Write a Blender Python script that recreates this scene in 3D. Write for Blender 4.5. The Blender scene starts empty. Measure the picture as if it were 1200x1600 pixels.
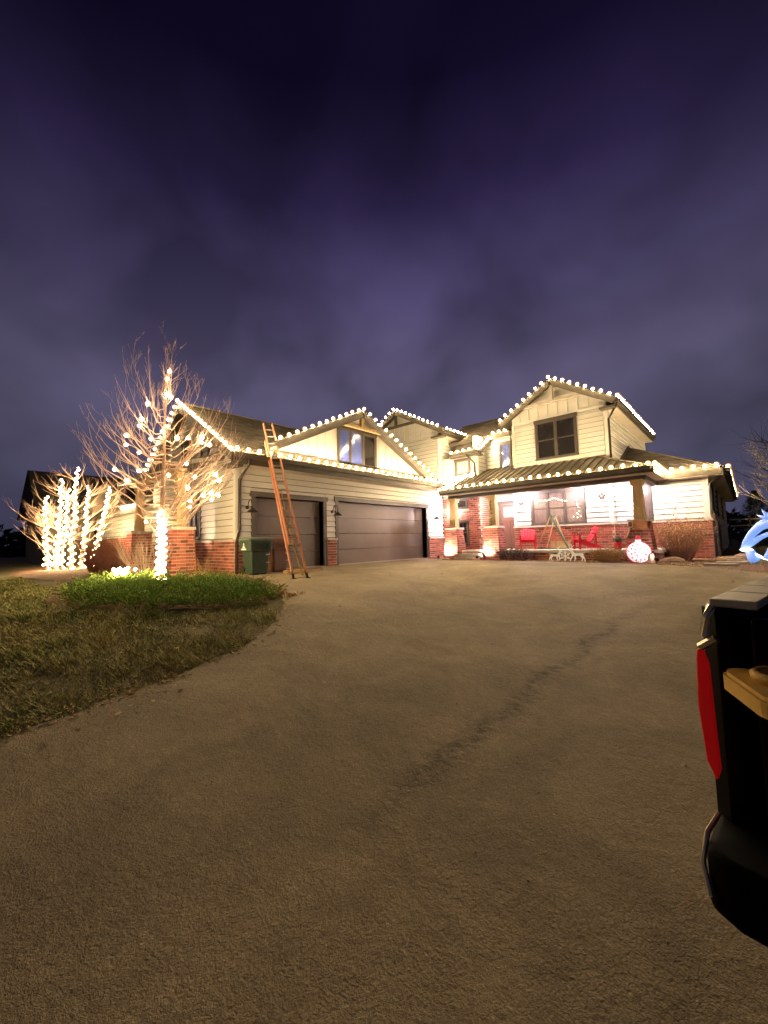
import bpy, math, random
import numpy as np
from math import sin, cos, pi, radians, hypot, atan2, sqrt
from mathutils import Vector, Matrix
random.seed(7)
R = random.uniform
scene = bpy.context.scene
C = scene.collection

# ------------------------------------------------------------------ camera, sky, sun, exposure
cam_d = bpy.data.cameras.new('camera'); cam = bpy.data.objects.new('camera', cam_d); C.objects.link(cam)
cam_d.sensor_fit = 'VERTICAL'; cam_d.sensor_height = 36.0
cam_d.lens = 36.0 * 624.27 / 1600.0
cam_d.clip_start = 0.05; cam_d.clip_end = 2000
rgt = Vector((0.74033297, 0.67181981, -0.02377471)); dwn = Vector((-0.0674978, 0.03910062, -0.99695295)); fwd = Vector((-0.66884314, 0.73968188, 0.07429384))
cam.matrix_world = Matrix(((rgt.x, -dwn.x, -fwd.x, 0), (rgt.y, -dwn.y, -fwd.y, 0), (rgt.z, -dwn.z, -fwd.z, 0.86), (0, 0, 0, 1)))
scene.camera = cam

world = bpy.data.worlds.new("World"); scene.world = world; world.use_nodes = True
wn = world.node_tree.nodes; wl = world.node_tree.links
for n in list(wn): wn.remove(n)
wo = wn.new('ShaderNodeOutputWorld'); wb = wn.new('ShaderNodeBackground'); wl.new(wb.outputs[0], wo.inputs[0])
tc = wn.new('ShaderNodeTexCoord'); sx = wn.new('ShaderNodeSeparateXYZ'); wl.new(tc.outputs['Generated'], sx.inputs[0])
cr = wn.new('ShaderNodeValToRGB'); wl.new(sx.outputs['Z'], cr.inputs[0])
e = cr.color_ramp.elements
e[0].position = 0.0; e[0].color = (0.080, 0.078, 0.150, 1)
e[1].position = 1.0; e[1].color = (0.002, 0.001, 0.008, 1)
for p, c in ((0.16, (0.098, 0.092, 0.160, 1)), (0.36, (0.092, 0.080, 0.148, 1)), (0.52, (0.056, 0.046, 0.108, 1)), (0.66, (0.022, 0.015, 0.052, 1)), (0.78, (0.006, 0.0035, 0.018, 1))):
    q = e.new(p); q.color = c
mp = wn.new('ShaderNodeMapping'); mp.inputs['Scale'].default_value = (1, 1, 1.2); mp.inputs['Location'].default_value = (3.1, 1.7, 0.4)
wl.new(tc.outputs['Generated'], mp.inputs[0])
nz = wn.new('ShaderNodeTexNoise'); nz.inputs['Scale'].default_value = 3.2; nz.inputs['Detail'].default_value = 3; nz.inputs['Roughness'].default_value = 0.5; nz.inputs['Distortion'].default_value = 0.25
wl.new(mp.outputs[0], nz.inputs['Vector'])
cl = wn.new('ShaderNodeMapRange'); cl.inputs[1].default_value = 0.32; cl.inputs[2].default_value = 0.72; cl.inputs[3].default_value = 0.60; cl.inputs[4].default_value = 1.32
wl.new(nz.outputs[0], cl.inputs[0])
mx = wn.new('ShaderNodeMix'); mx.data_type = 'RGBA'; mx.blend_type = 'MULTIPLY'; mx.inputs[0].default_value = 1
wl.new(cr.outputs[0], mx.inputs[6]); wl.new(cl.outputs[0], mx.inputs[7])
nv = wn.new('ShaderNodeVectorMath'); nv.operation = 'DOT_PRODUCT'; nv.inputs[1].default_value = Vector((-0.60, 0.735, 0.32)).normalized(); wl.new(tc.outputs['Generated'], nv.inputs[0])
gl_ = wn.new('ShaderNodeMapRange'); gl_.interpolation_type = 'SMOOTHSTEP'; gl_.inputs[1].default_value = 0.45; gl_.inputs[2].default_value = 1.0; gl_.inputs[3].default_value = 0.30; gl_.inputs[4].default_value = 1.12; wl.new(nv.outputs['Value'], gl_.inputs[0])
m3 = wn.new('ShaderNodeMix'); m3.data_type = 'RGBA'; m3.blend_type = 'MULTIPLY'; m3.inputs[0].default_value = 1; wl.new(mx.outputs[2], m3.inputs[6]); wl.new(gl_.outputs[0], m3.inputs[7]); wl.new(m3.outputs[2], wb.inputs[0])
wb.inputs[1].default_value = 0.67

sun_d = bpy.data.lights.new('fill_sun', 'SUN'); sun = bpy.data.objects.new('fill_sun', sun_d); C.objects.link(sun)
sun_d.energy = 0.01; sun_d.angle = radians(25); sun_d.color = (1.0, 0.72, 0.42)  # faint warm fill added for the foreground, no visible source
sun.rotation_euler = (radians(40), 0, radians(35))

vs = scene.view_settings
scene.display_settings.display_device = 'sRGB'
vs.view_transform = 'Standard'; vs.look = 'None'; vs.exposure = 0.62; vs.gamma = 1.0; vs.use_curve_mapping = False
cy = scene.cycles
cy.use_denoising = True
try: cy.denoiser = 'OPENIMAGEDENOISE'
except Exception: pass
cy.max_bounces = 5; cy.diffuse_bounces = 3; cy.glossy_bounces = 2; cy.transmission_bounces = 2; cy.transparent_max_bounces = 24
cy.sample_clamp_indirect = 3.0; cy.caustics_reflective = False; cy.caustics_refractive = False
cy.use_light_tree = True

# ------------------------------------------------------------------ materials
def lin(r, g, b):
    f = lambda v: ((v/255 + 0.055)/1.055)**2.4 if v/255 > 0.04045 else v/255/12.92
    return (f(r), f(g), f(b))
def mat(name, col, rough=0.7, var=0.12, vscale=3.0, bump=0.0, bscale=40.0, metal=0.0, island=0.0, coat=0.0, spec=0.5, stretch=None, col2=None, detail=5):
    m = bpy.data.materials.new(name); m.use_nodes = True
    nt = m.node_tree; nn = nt.nodes; ll = nt.links
    b = nn['Principled BSDF']
    b.inputs['Roughness'].default_value = rough; b.inputs['Metallic'].default_value = metal
    b.inputs['Specular IOR Level'].default_value = spec; b.inputs['Coat Weight'].default_value = coat
    tcn = nn.new('ShaderNodeTexCoord'); mpn = nn.new('ShaderNodeMapping'); ll.new(tcn.outputs['Object'], mpn.inputs[0])
    if stretch: mpn.inputs['Scale'].default_value = stretch
    n1 = nn.new('ShaderNodeTexNoise'); n1.inputs['Scale'].default_value = vscale; n1.inputs['Detail'].default_value = detail; n1.inputs['Roughness'].default_value = 0.6
    ll.new(mpn.outputs[0], n1.inputs['Vector'])
    mr = nn.new('ShaderNodeMapRange'); mr.inputs[1].default_value = 0.3; mr.inputs[2].default_value = 0.7
    ll.new(n1.outputs[0], mr.inputs[0])
    mixc = nn.new('ShaderNodeMix'); mixc.data_type = 'RGBA'
    c2 = col2 if col2 else tuple(min(1, v*(1+var)) for v in col)
    c1 = col if col2 else tuple(v*(1-var) for v in col)
    mixc.inputs[6].default_value = (*c1, 1); mixc.inputs[7].default_value = (*c2, 1)
    ll.new(mr.outputs[0], mixc.inputs[0])
    out = mixc.outputs[2]
    if island > 0:
        g = nn.new('ShaderNodeNewGeometry'); m2 = nn.new('ShaderNodeMapRange'); m2.inputs[3].default_value = 1-island; m2.inputs[4].default_value = 1+island
        ll.new(g.outputs['Random Per Island'], m2.inputs[0])
        mm = nn.new('ShaderNodeMix'); mm.data_type = 'RGBA'; mm.blend_type = 'MULTIPLY'; mm.inputs[0].default_value = 1
        ll.new(out, mm.inputs[6]); ll.new(m2.outputs[0], mm.inputs[7]); out = mm.outputs[2]
    ll.new(out, b.inputs['Base Color'])
    if bump > 0:
        n2 = nn.new('ShaderNodeTexNoise'); n2.inputs['Scale'].default_value = bscale; n2.inputs['Detail'].default_value = 6; n2.inputs['Roughness'].default_value = 0.65
        ll.new(mpn.outputs[0], n2.inputs['Vector'])
        bp = nn.new('ShaderNodeBump'); bp.inputs['Strength'].default_value = bump; bp.inputs['Distance'].default_value = 0.02
        ll.new(n2.outputs[0], bp.inputs['Height']); ll.new(bp.outputs[0], b.inputs['Normal'])
    return m
def emis(name, col, strength, base=(0.8, 0.8, 0.8)):
    m = bpy.data.materials.new(name); m.use_nodes = True
    b = m.node_tree.nodes['Principled BSDF']
    b.inputs['Base Color'].default_value = (*base, 1); b.inputs['Roughness'].default_value = 0.4
    b.inputs['Emission Color'].default_value = (*col, 1); b.inputs['Emission Strength'].default_value = strength
    return m
M = {}
M['siding'] = mat('siding', (0.72, 0.71, 0.645), 0.6, 0.05, 1.5, 0.15, 60, stretch=(1, 1, 6))
M['lap_shade'] = mat('siding_shade', (0.20, 0.18, 0.14), 0.9)  # dark tone for the painted shadow lines between siding boards
M['trim'] = mat('cream_trim', (0.74, 0.73, 0.66), 0.55, 0.05, 2, 0.05, 60)
M['dark'] = mat('dark_trim', (0.085, 0.070, 0.058), 0.5, 0.15, 3, 0.1, 40)
M['fascia'] = mat('fascia', (0.095, 0.082, 0.062), 0.5, 0.15, 3, 0.1, 40)
M['soffit'] = mat('soffit', (0.60, 0.54, 0.45), 0.6, 0.1, 3)
M['shingle'] = mat('shingle', (0.105, 0.088, 0.066), 0.9, 0.25, 12, 0.4, 90, island=0.35)
M['metal_roof'] = mat('metal_roof', (0.17, 0.145, 0.10), 0.42, 0.12, 2, metal=0.35)
M['brick'] = mat('brick', (0.40, 0.115, 0.070), 0.85, 0.25, 3, 0.6, 70, island=0.5, col2=(0.30, 0.105, 0.075))
M['mortar'] = mat('mortar', (0.60, 0.50, 0.40), 0.95, 0.12, 10, 0.4, 80)
M['stone'] = mat('cap_stone', (0.62, 0.56, 0.47), 0.8, 0.12, 6, 0.4, 50)
M['door'] = mat('garage_door', (0.175, 0.138, 0.115), 0.5, 0.08, 2, 0.12, 90)
M['glass'] = mat('window_glass', (0.022, 0.020, 0.020), 0.06, 0.3, 1.5, spec=0.8)
M['glass_blue'] = mat('window_glass_blue', (0.09, 0.13, 0.42), 0.08, 0.25, 2.0, spec=0.8)
M['glass_blind'] = mat('window_glass_blind', (0.34, 0.33, 0.30), 0.25, 0.25, 5, stretch=(8, 8, 1))
M['glass_curtain'] = mat('window_curtain', (0.17, 0.125, 0.115), 0.18, 0.25, 4, stretch=(5, 5, 1), spec=0.8)
M['wood'] = mat('wood_post', (0.60, 0.42, 0.21), 0.7, 0.2, 3, 0.3, 30, stretch=(6, 6, 1))
M['front_door'] = mat('front_door', (0.16, 0.075, 0.06), 0.45, 0.15, 3, stretch=(6, 6, 1))
M['black_metal'] = mat('black_metal', (0.045, 0.036, 0.030), 0.35, 0.2, 5, metal=0.4)
M['bulb'] = emis('warm_bulb', (1.0, 0.71, 0.38), 600.0)
M['bulb_tree'] = emis('warm_tree_bulb', (1.0, 0.70, 0.38), 300.0)
M['bulb_mini'] = emis('warm_mini_bulb', (1.0, 0.72, 0.36), 80.0)
M['lamp_w'] = emis('window_bulb', (1.0, 0.82, 0.5), 4.0)
M['cord'] = mat('cord', (0.05, 0.07, 0.03), 0.6)
M['bark'] = mat('bark', (0.46, 0.33, 0.25), 0.85, 0.25, 10, 0.4, 40)
M['twig'] = mat('twig', (0.66, 0.46, 0.36), 0.8, 0.2, 10)

# ------------------------------------------------------------------ mesh helpers
class MB:
    def __init__(s): s.v = []; s.f = []
    def hexa(s, p):
        n = len(s.v); s.v += [tuple(q) for q in p]
        s.f += [(n, n+3, n+2, n+1), (n+4, n+5, n+6, n+7), (n, n+1, n+5, n+4), (n+1, n+2, n+6, n+5), (n+2, n+3, n+7, n+6), (n+3, n, n+4, n+7)]
    def box(s, x0, x1, y0, y1, z0, z1):
        s.hexa([(x0, y0, z0), (x1, y0, z0), (x1, y1, z0), (x0, y1, z0), (x0, y0, z1), (x1, y0, z1), (x1, y1, z1), (x0, y1, z1)])
    def prism(s, poly, vec):
        n = len(s.v); k = len(poly); vec = Vector(vec)
        s.v += [tuple(p) for p in poly] + [tuple(Vector(p)+vec) for p in poly]
        s.f.append(tuple(n+i for i in reversed(range(k)))); s.f.append(tuple(n+k+i for i in range(k)))
        for i in range(k):
            j = (i+1) % k; s.f.append((n+i, n+j, n+k+j, n+k+i))
    def bar(s, a, b, w, h=None, up=(0, 0, 1)):
        a = Vector(a); b = Vector(b); h = h or w
        d = (b-a).normalized(); u = Vector(up)
        if abs(d.dot(u)) > 0.98: u = Vector((1, 0, 0))
        sd = d.cross(u).normalized()*(w/2); u2 = sd.cross(d).normalized()*(h/2)
        s.hexa([a-sd-u2, a+sd-u2, a+sd+u2, a-sd+u2, b-sd-u2, b+sd-u2, b+sd+u2, b-sd+u2])
    def tube(s, pts, r, n=6, cap=True):
        pts = [Vector(p) for p in pts]; k = len(pts)
        if not hasattr(r, '__len__'): r = [r]*k
        base = len(s.v); up = Vector((0.13, 0.29, 0.95)).normalized()
        for i, p in enumerate(pts):
            d = (pts[min(i+1, k-1)]-pts[max(i-1, 0)])
            if d.length < 1e-6: d = Vector((0, 0, 1))
            d.normalize()
            a = d.cross(up)
            if a.length < 0.05: a = d.cross(Vector((1, 0, 0)))
            a.normalize(); b = d.cross(a)
            for j in range(n):
                t = 2*pi*j/n; s.v.append(tuple(p+(a*cos(t)+b*sin(t))*r[i]))
        for i in range(k-1):
            for j in range(n):
                j2 = (j+1) % n
                s.f.append((base+i*n+j, base+i*n+j2, base+(i+1)*n+j2, base+(i+1)*n+j))
        if cap:
            s.f.append(tuple(base+j for j in reversed(range(n)))); s.f.append(tuple(base+(k-1)*n+j for j in range(n)))
    def lathe(s, prof, o=(0, 0, 0), n=16):
        base = len(s.v); o = Vector(o)
        for r, z in prof:
            for j in range(n):
                t = 2*pi*j/n; s.v.append((o.x+r*cos(t), o.y+r*sin(t), o.z+z))
        for i in range(len(prof)-1):
            for j in range(n):
                j2 = (j+1) % n; s.f.append((base+i*n+j, base+i*n+j2, base+(i+1)*n+j2, base+(i+1)*n+j))
        s.f.append(tuple(base+j for j in reversed(range(n)))); k = len(prof)-1
        s.f.append(tuple(base+k*n+j for j in range(n)))
    def mesh(s, name, m, smooth=False):
        me = bpy.data.meshes.new(name); me.from_pydata(s.v, [], s.f); me.materials.append(m)
        if smooth: me.polygons.foreach_set('use_smooth', [True]*len(me.polygons))
        me.update(); return me
    def build(s, name, m, parent=None, kind=None, label=None, smooth=False):
        return link(name, s.mesh(name, m, smooth), parent, kind, label)
def link(name, me, parent=None, kind=None, label=None):
    o = bpy.data.objects.new(name, me); C.objects.link(o)
    if parent is not None: o.parent = parent
    if kind: o['kind'] = kind
    if label: o['label'] = label
    return o
def thing(name, label, cat, loc=(0, 0, 0), rz=0.0, group=None, world_parts=False):
    o = bpy.data.objects.new(name, None); C.objects.link(o); o.location = loc; o.rotation_euler = (0, 0, rz)
    o.empty_display_size = 0.2
    o['label'] = label; o['category'] = cat
    if group: o['group'] = group
    return o
def tag(o, label, cat, group=None):
    o['label'] = label; o['category'] = cat
    if group: o['group'] = group
    return o
def copy_thing(root, loc, rz, label):
    r = root.copy(); C.objects.link(r); r.location = loc; r.rotation_euler = (0, 0, rz); r['label'] = label
    for ch in list(root.children):
        c = ch.copy(); C.objects.link(c); c.parent = r
        for g in list(ch.children):
            d = g.copy(); C.objects.link(d); d.parent = c
    return r

# ------------------------------------------------------------------ terrain
def sm(t): t = max(0.0, min(1.0, t)); return t*t*(3-2*t)
def gh(x, y):
    d = min(hypot(max(x+11.44, 0), max(5.95-y, 0)), max(15-y, 0))
    return -0.74*sm((d-1.5)/10.5)
def axis_coords():
    a = list(np.arange(-20, 20.01, 0.5)); b = []; s = 20; st = 0.6
    while s < 900: st *= 1.18; s += st; b.append(s)
    return [-v for v in reversed(b)] + a + b
def ground_mesh():
    xs = [v-4 for v in axis_coords()]; ys = [v+6 for v in axis_coords()]; nx = len(xs); ny = len(ys)
    v = [(x, y, gh(x, y)+ (0.02*sin(x*1.7+sin(y*1.3)*2)*cos(y*1.1+x*.6) if -14 < x < -4 and -6 < y < 5 else 0)) for y in ys for x in xs]
    f = [(j*nx+i, j*nx+i+1, (j+1)*nx+i+1, (j+1)*nx+i) for j in range(ny-1) for i in range(nx-1)]
    me = bpy.data.meshes.new('lawn_ground'); me.from_pydata(v, [], f)
    me.polygons.foreach_set('use_smooth', [True]*len(f)); return me
M['lawn'] = mat('lawn_soil', (0.09, 0.10, 0.03), 0.95, 0.3, 1.2, 0.8, 25, col2=(0.22, 0.18, 0.08))
gm = ground_mesh(); gm.materials.append(M['lawn']); g = link('ground', gm, kind='structure')

def in_poly(x, y, P):
    c = False; n = len(P); j = n-1
    for i in range(n):
        xi, yi = P[i]; xj, yj = P[j]
        if (yi > y) != (yj > y) and x < (xj-xi)*(y-yi)/(yj-yi)+xi: c = not c
        j = i
    return c
import bmesh
def sheet(name, poly, off, m, step=0.5, kind='structure', jitter=0.0, smooth_edge=True):
    bm = bmesh.new()
    vs_ = [bm.verts.new((x, y, 0)) for x, y in poly]; bm.faces.new(vs_)
    xs = [p[0] for p in poly]; ys = [p[1] for p in poly]
    for ax, lo, hi in ((0, min(xs), max(xs)), (1, min(ys), max(ys))):
        c = math.floor(lo/step)*step+step
        while c < hi:
            st = step if -14 < c < 16 else step*4
            co = (c, 0, 0) if ax == 0 else (0, c, 0); no = (1, 0, 0) if ax == 0 else (0, 1, 0)
            bmesh.ops.bisect_plane(bm, geom=bm.verts[:]+bm.edges[:]+bm.faces[:], plane_co=co, plane_no=no, dist=1e-5)
            c += st
    bmesh.ops.triangulate(bm, faces=bm.faces[:])
    for v in bm.verts: v.co.z = gh(v.co.x, v.co.y)+off+(R(-jitter, jitter) if jitter else 0)
    me = bpy.data.meshes.new(name); bm.to_mesh(me); bm.free(); me.materials.append(m)
    me.polygons.foreach_set('use_smooth', [True]*len(me.polygons))
    for p in me.polygons:
        if p.normal.z < 0: me.flip_normals(); break
    return link(name, me, kind=kind)

# asphalt : old, pale, gritty, with a rough seam running up the drive
def asphalt():
    m = bpy.data.materials.new('asphalt'); m.use_nodes = True; nt = m.node_tree; nn = nt.nodes; ll = nt.links; b = nn['Principled BSDF']
    b.inputs['Roughness'].default_value = 0.8; b.inputs['Specular IOR Level'].default_value = 0.35
    t = nn.new('ShaderNodeTexCoord')
    def noise(sc, det=6, ro=0.6, dist=0):
        n = nn.new('ShaderNodeTexNoise'); n.inputs['Scale'].default_value = sc; n.inputs['Detail'].default_value = det; n.inputs['Roughness'].default_value = ro; n.inputs['Distortion'].default_value = dist
        ll.new(t.outputs['Object'], n.inputs['Vector']); return n.outputs[0]
    def rng(i, a, b_, c, d):
        n = nn.new('ShaderNodeMapRange'); 
        for k, v in zip((1, 2, 3, 4), (a, b_, c, d)): n.inputs[k].default_value = v
        ll.new(i, n.inputs[0]); return n.outputs[0]
    def math_(op, a, b_=None):
        n = nn.new('ShaderNodeMath'); n.operation = op
        for k, v in enumerate((a, b_)):
            if v is None: continue
            if isinstance(v, (int, float)): n.inputs[k].default_value = v
            else: ll.new(v, n.inputs[k])
        return n.outputs[0]
    s = nn.new('ShaderNodeSeparateXYZ'); ll.new(t.outputs['Object'], s.inputs[0])
    # seam: curve x = f(y), roughly straight from (-1.55,1.9) to (-1.2,8.7), with wobble
    wob = math_('MULTIPLY', math_('SUBTRACT', noise(1.3, 4), 0.5), 0.55)
    ctr = math_('ADD', math_('ADD', -1.66, wob), math_('MULTIPLY', math_('POWER', math_('MAXIMUM', math_('SUBTRACT', s.outputs['Y'], 5.5), 0.0), 2), 0.04))
    dist = math_('ABSOLUTE', math_('SUBTRACT', s.outputs['X'], ctr))
    seam = rng(dist, 0.02, 0.16, 1, 0)
    seam = math_('MULTIPLY', seam, rng(noise(9, 5, 0.7), 0.38, 0.62, 0.1, 1))
    seam = math_('MULTIPLY', seam, math_('MULTIPLY', rng(s.outputs['Y'], 1.2, 2.2, 0, 1), rng(s.outputs['Y'], 6.0, 9.5, 1, 0)))
    patch = rng(noise(0.7, 6, 0.62, 0.8), 0.3, 0.7, 0.64, 1.28)
    med = rng(noise(7, 6, 0.7), 0.25, 0.75, 0.86, 1.14)
    grit = rng(noise(75, 4, 0.85), 0.3, 0.7, 0.55, 1.45)
    v = math_('MULTIPLY', math_('MULTIPLY', patch, med), grit)
    v = math_('MULTIPLY', v, rng(seam, 0, 1, 1, 0.38))
    mx = nn.new('ShaderNodeMix'); mx.data_type = 'RGBA'; mx.blend_type = 'MULTIPLY'; mx.inputs[0].default_value = 1
    mx.inputs[6].default_value = (0.33, 0.27, 0.162, 1); ll.new(v, mx.inputs[7]); ll.new(mx.outputs[2], b.inputs['Base Color'])
    h = math_('ADD', math_('MULTIPLY', noise(90, 3, 0.8), 0.8), math_('MULTIPLY', noise(22, 5, 0.75), rng(noise(1.1, 3, 0.6, 0.5), 0.35, 0.65, 0.5, 1.9)))
    h = math_('ADD', h, math_('MULTIPLY', noise(5, 5, 0.7), 1.6))
    h = math_('SUBTRACT', h, math_('MULTIPLY', seam, 1.2))
    bp = nn.new('ShaderNodeBump'); bp.inputs['Strength'].default_value = 0.85; bp.inputs['Distance'].default_value = 0.022
    ll.new(h, bp.inputs['Height']); ll.new(bp.outputs[0], b.inputs['Normal'])
    return m
M['asphalt'] = asphalt()
lawn_edge = [(-9.0, 5.35), (-8.0, 5.1), (-7.2, 4.75), (-6.5, 4.35), (-5.79, 3.82), (-5.21, 3.22), (-4.8, 2.6), (-4.6, 2.0), (-4.46, 1.35), (-4.4, 0.9), (-4.3, 0.5), (-4.2, 0.0), (-4.0, -3), (-3.9, -14)]
def wobble(P, n=4, a=0.05):
    out = []
    for i in range(len(P)-1):
        for k in range(n):
            t = k/n; out.append((P[i][0]+(P[i+1][0]-P[i][0])*t+R(-a, a), P[i][1]+(P[i+1][1]-P[i][1])*t+R(-a, a)))
    out.append(P[-1]); return out
le = wobble(lawn_edge)
bed_edge = [(-9.3, 14.75), (-8.9, 14.5), (-8.1, 14.6), (-7.4, 14.35), (-6.6, 14.2), (-5.5, 14.15), (-4.4, 14.1), (-3.6, 14.0), (-2.8, 13.95), (-2.0, 13.75), (-1.4, 13.4), (-0.8, 13.0), (-0.2, 12.5), (0.5, 12.0), (2.5, 10.8), (9, 8)]
be = wobble(bed_edge, 3, 0.04)
drive_poly = [(-11.38, 5.6), (-11.38, 15.0)] + be + [(9, -14)] + list(reversed(le)) + [(-10.2, 5.45)]
sheet('driveway', drive_poly, 0.03, M['asphalt'])
M['mulch'] = mat('mulch', (0.13, 0.075, 0.045), 0.95, 0.4, 14, 1.0, 60, col2=(0.34, 0.20, 0.12))
sheet('planting_bed', [(-11.38, 15.02)] + [(x, y+0.02) for x, y in be[:-4]] + [(1.2, 13.2), (-.2, 15.5), (-.6, 18.1), (-11.4, 18.1)], 0.022, M['mulch'], jitter=0.012)
sheet('planting_bed', wobble([(-8.2, 4.75), (-7.0, 4.5), (-6.55, 4.0), (-6.9, 3.1), (-7.9, 2.1), (-10.1, 1.35), (-12.6, 1.9), (-15.5, 2.3), (-18.5, 1.9), (-22, 1.8), (-26, 2.4), (-29, 4.5), (-29, 5.9), (-11.5, 5.94), (-11.4, 5.5), (-9.1, 5.35)], 3, 0.06), 0.02, M['mulch'], jitter=0.012)

# ------------------------------------------------------------------ the house
class Face:
    def __init__(s, k, c): s.k = k; s.c = c
    def p(s, u, o, z): return (u, s.c-o, z) if s.k == 'S' else (s.c+o, u, z)
    def box(s, mb, u0, u1, o0, o1, z0, z1):
        if s.k == 'S': mb.box(u0, u1, s.c-o1, s.c-o0, z0, z1)
        else: mb.box(s.c+o0, s.c+o1, u0, u1, z0, z1)
    def quadbox(s, mb, q, o0, o1):  # q: four (u,z) ; o can be tuple bottom/top
        a = [s.p(u, o0, z) for u, z in q]
        ob, ot = o1 if isinstance(o1, tuple) else (o1, o1)
        b = [s.p(q[0][0], ob, q[0][1]), s.p(q[1][0], ob, q[1][1]), s.p(q[2][0], ot, q[2][1]), s.p(q[3][0], ot, q[3][1])]
        if s.k == 'S': mb.hexa(b+a)
        else: mb.hexa(a+b)
house = thing('house', 'large cream sided house with red brick base and warm lights on every roof edge', 'house', (0, 0, 0))
def backing(face, u0, u1, z0, z1, ops=(), thick=0.15, m=None, o=0.0, name='wall', gable=None):
    mb = MB(); cuts = sorted({u0, u1, *[max(u0, min(u1, q)) for op in ops for q in op[:2]]})
    for a, b in zip(cuts[:-1], cuts[1:]):
        if b-a < 1e-4: continue
        mid = (a+b)/2; zs = [(z0, z1)]
        for op in ops:
            if op[0] < mid < op[1]:
                nz_ = []
                for c, d in zs:
                    if op[2] > c: nz_.append((c, min(d, op[2])))
                    if op[3] < d: nz_.append((max(c, op[3]), d))
                zs = nz_
        for c, d in zs:
            if d-c > 1e-3: face.box(mb, a, b, -thick, o, c, d)
    if gable:
        mb.prism([face.p(u, o, z) for u, z in gable], (0, thick, 0) if face.k == 'S' else (-thick, 0, 0))
    return mb.build(name, m or M['siding'], house)
def intervals(a, b, ops, z0, z1):
    iv = [(a, b)]
    for op in ops:
        if min(z1, op[3])-max(z0, op[2]) > 0.03:
            n = []
            for c, d in iv:
                if op[1] <= c or op[0] >= d: n.append((c, d)); continue
                if op[0] > c: n.append((c, op[0]))
                if op[1] < d: n.append((op[1], d))
            iv = n
    return [(c, d) for c, d in iv if d-c > 0.03]
def siding(face, parent, u0, u1, z0, z1, ops=(), lo=None, hi=None, ex=0.2, m=None):
    z = z0; k = 0; js_ = MB()
    while z < z1-0.02:
        zt = min(z+ex, z1)
        fl = (lambda q: max(u0, lo(q))) if lo else (lambda q: u0)
        fh = (lambda q: min(u1, hi(q))) if hi else (lambda q: u1)
        a0, a1, b0, b1 = fl(z), fh(z), fl(zt), fh(zt)
        if a1-a0 < 0.05: break
        if b1 < b0: b0 = b1 = (b0+b1)/2
        for c, d in intervals(a0, a1, ops, z, zt):
            if d-c > .1: face.box(js_, c+.01, d-.01, 0.0, 0.003, z-.01, z+.03)
            # butt joints every 3.6 m or so
            js = [c]; q = c+R(1.6, 3.6)
            while q < d-0.5: js.append(q); q += 3.6
            js.append(d)
            for s_, e_ in zip(js[:-1], js[1:]):
                mb = MB(); g_ = 0.0025
                s2 = max(s_, b0) if s_ == a0 else s_; e2 = min(e_, b1) if e_ == a1 else e_
                if e2 <= s2: e2 = s2 = (s2+e2)/2
                s2 = min(max(s2, s_), e_); e2 = max(min(e2, e_), s_)
                w = R(-0.001, 0.0015)
                face.quadbox(mb, [(s_+g_, z+0.018), (e_-g_, z+0.018), (e2-g_, zt), (s2+g_, zt)], 0.001, (0.050+w, 0.006+w))
                mb.build('siding_board', m or M['siding'], parent)
        z += ex; k += 1
    if js_.v: js_.build('shade_strip', M['lap_shade'], parent, kind='stuff')  # dark strips that paint the shadow line at every lap
def battens(face, parent, us, zb, zt_fn):
    for u in us:
        zt = zt_fn(u)
        if zt-zb < 0.12: continue
        mb = MB(); face.box(mb, u-0.03, u+0.03, 0.001, 0.035, zb, zt); mb.build('batten', M['trim'], parent)
def bricks(face, u0, u1, z0, z1, ops=(), o=0.10, cap=True, ex=0.098, bl=0.27, name='brickwork', parent=None):
    mb = MB()
    cuts = sorted({u0, u1, *[max(u0, min(u1, q)) for op in ops for q in op[:2]]})
    back = MB()
    for a, b in zip(cuts[:-1], cuts[1:]):
        if b-a < 1e-3: continue
        mid = (a+b)/2; zs = [(z0, z1)]
        for op in ops:
            if op[0] < mid < op[1]:
                nn_ = []
                for c, d in zs:
                    if op[2] > c: nn_.append((c, min(d, op[2])))
                    if op[3] < d: nn_.append((max(c, op[3]), d))
                zs = nn_
        for c, d in zs:
            if d-c > .005: face.box(back, a, b, 0.0, o-0.012, c, d)
    bw = back.build('brick_wall', M['mortar'], parent or house)
    z = z0+0.008; k = 0
    while z < z1-0.03:
        zt = min(z+ex-0.020, z1-0.003)
        for c, d in intervals(u0, u1, ops, z, zt):
            q = c - (bl/2 if k % 2 else 0)
            while q < d:
                a = max(c, q)+0.009; b = min(d, q+bl)-0.009
                if b-a > 0.02:
                    j = R(-0.003, 0.005)
                    face.box(mb, a, b, o-0.02, o+j, z, zt)
                q += bl
        z += ex; k += 1
    mb.build(name, M['brick'], bw, kind='stuff')
    if cap:
        for a, b in intervals(u0, u1, [op for op in ops if op[3] > z1-0.02], z1-0.05, z1):
            cb = MB(); face.box(cb, a-0.02, b+0.02, 0.0, o+0.04, z1, z1+0.07); cb.build('ledge_stone', M['stone'], bw)
    return bw
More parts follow.
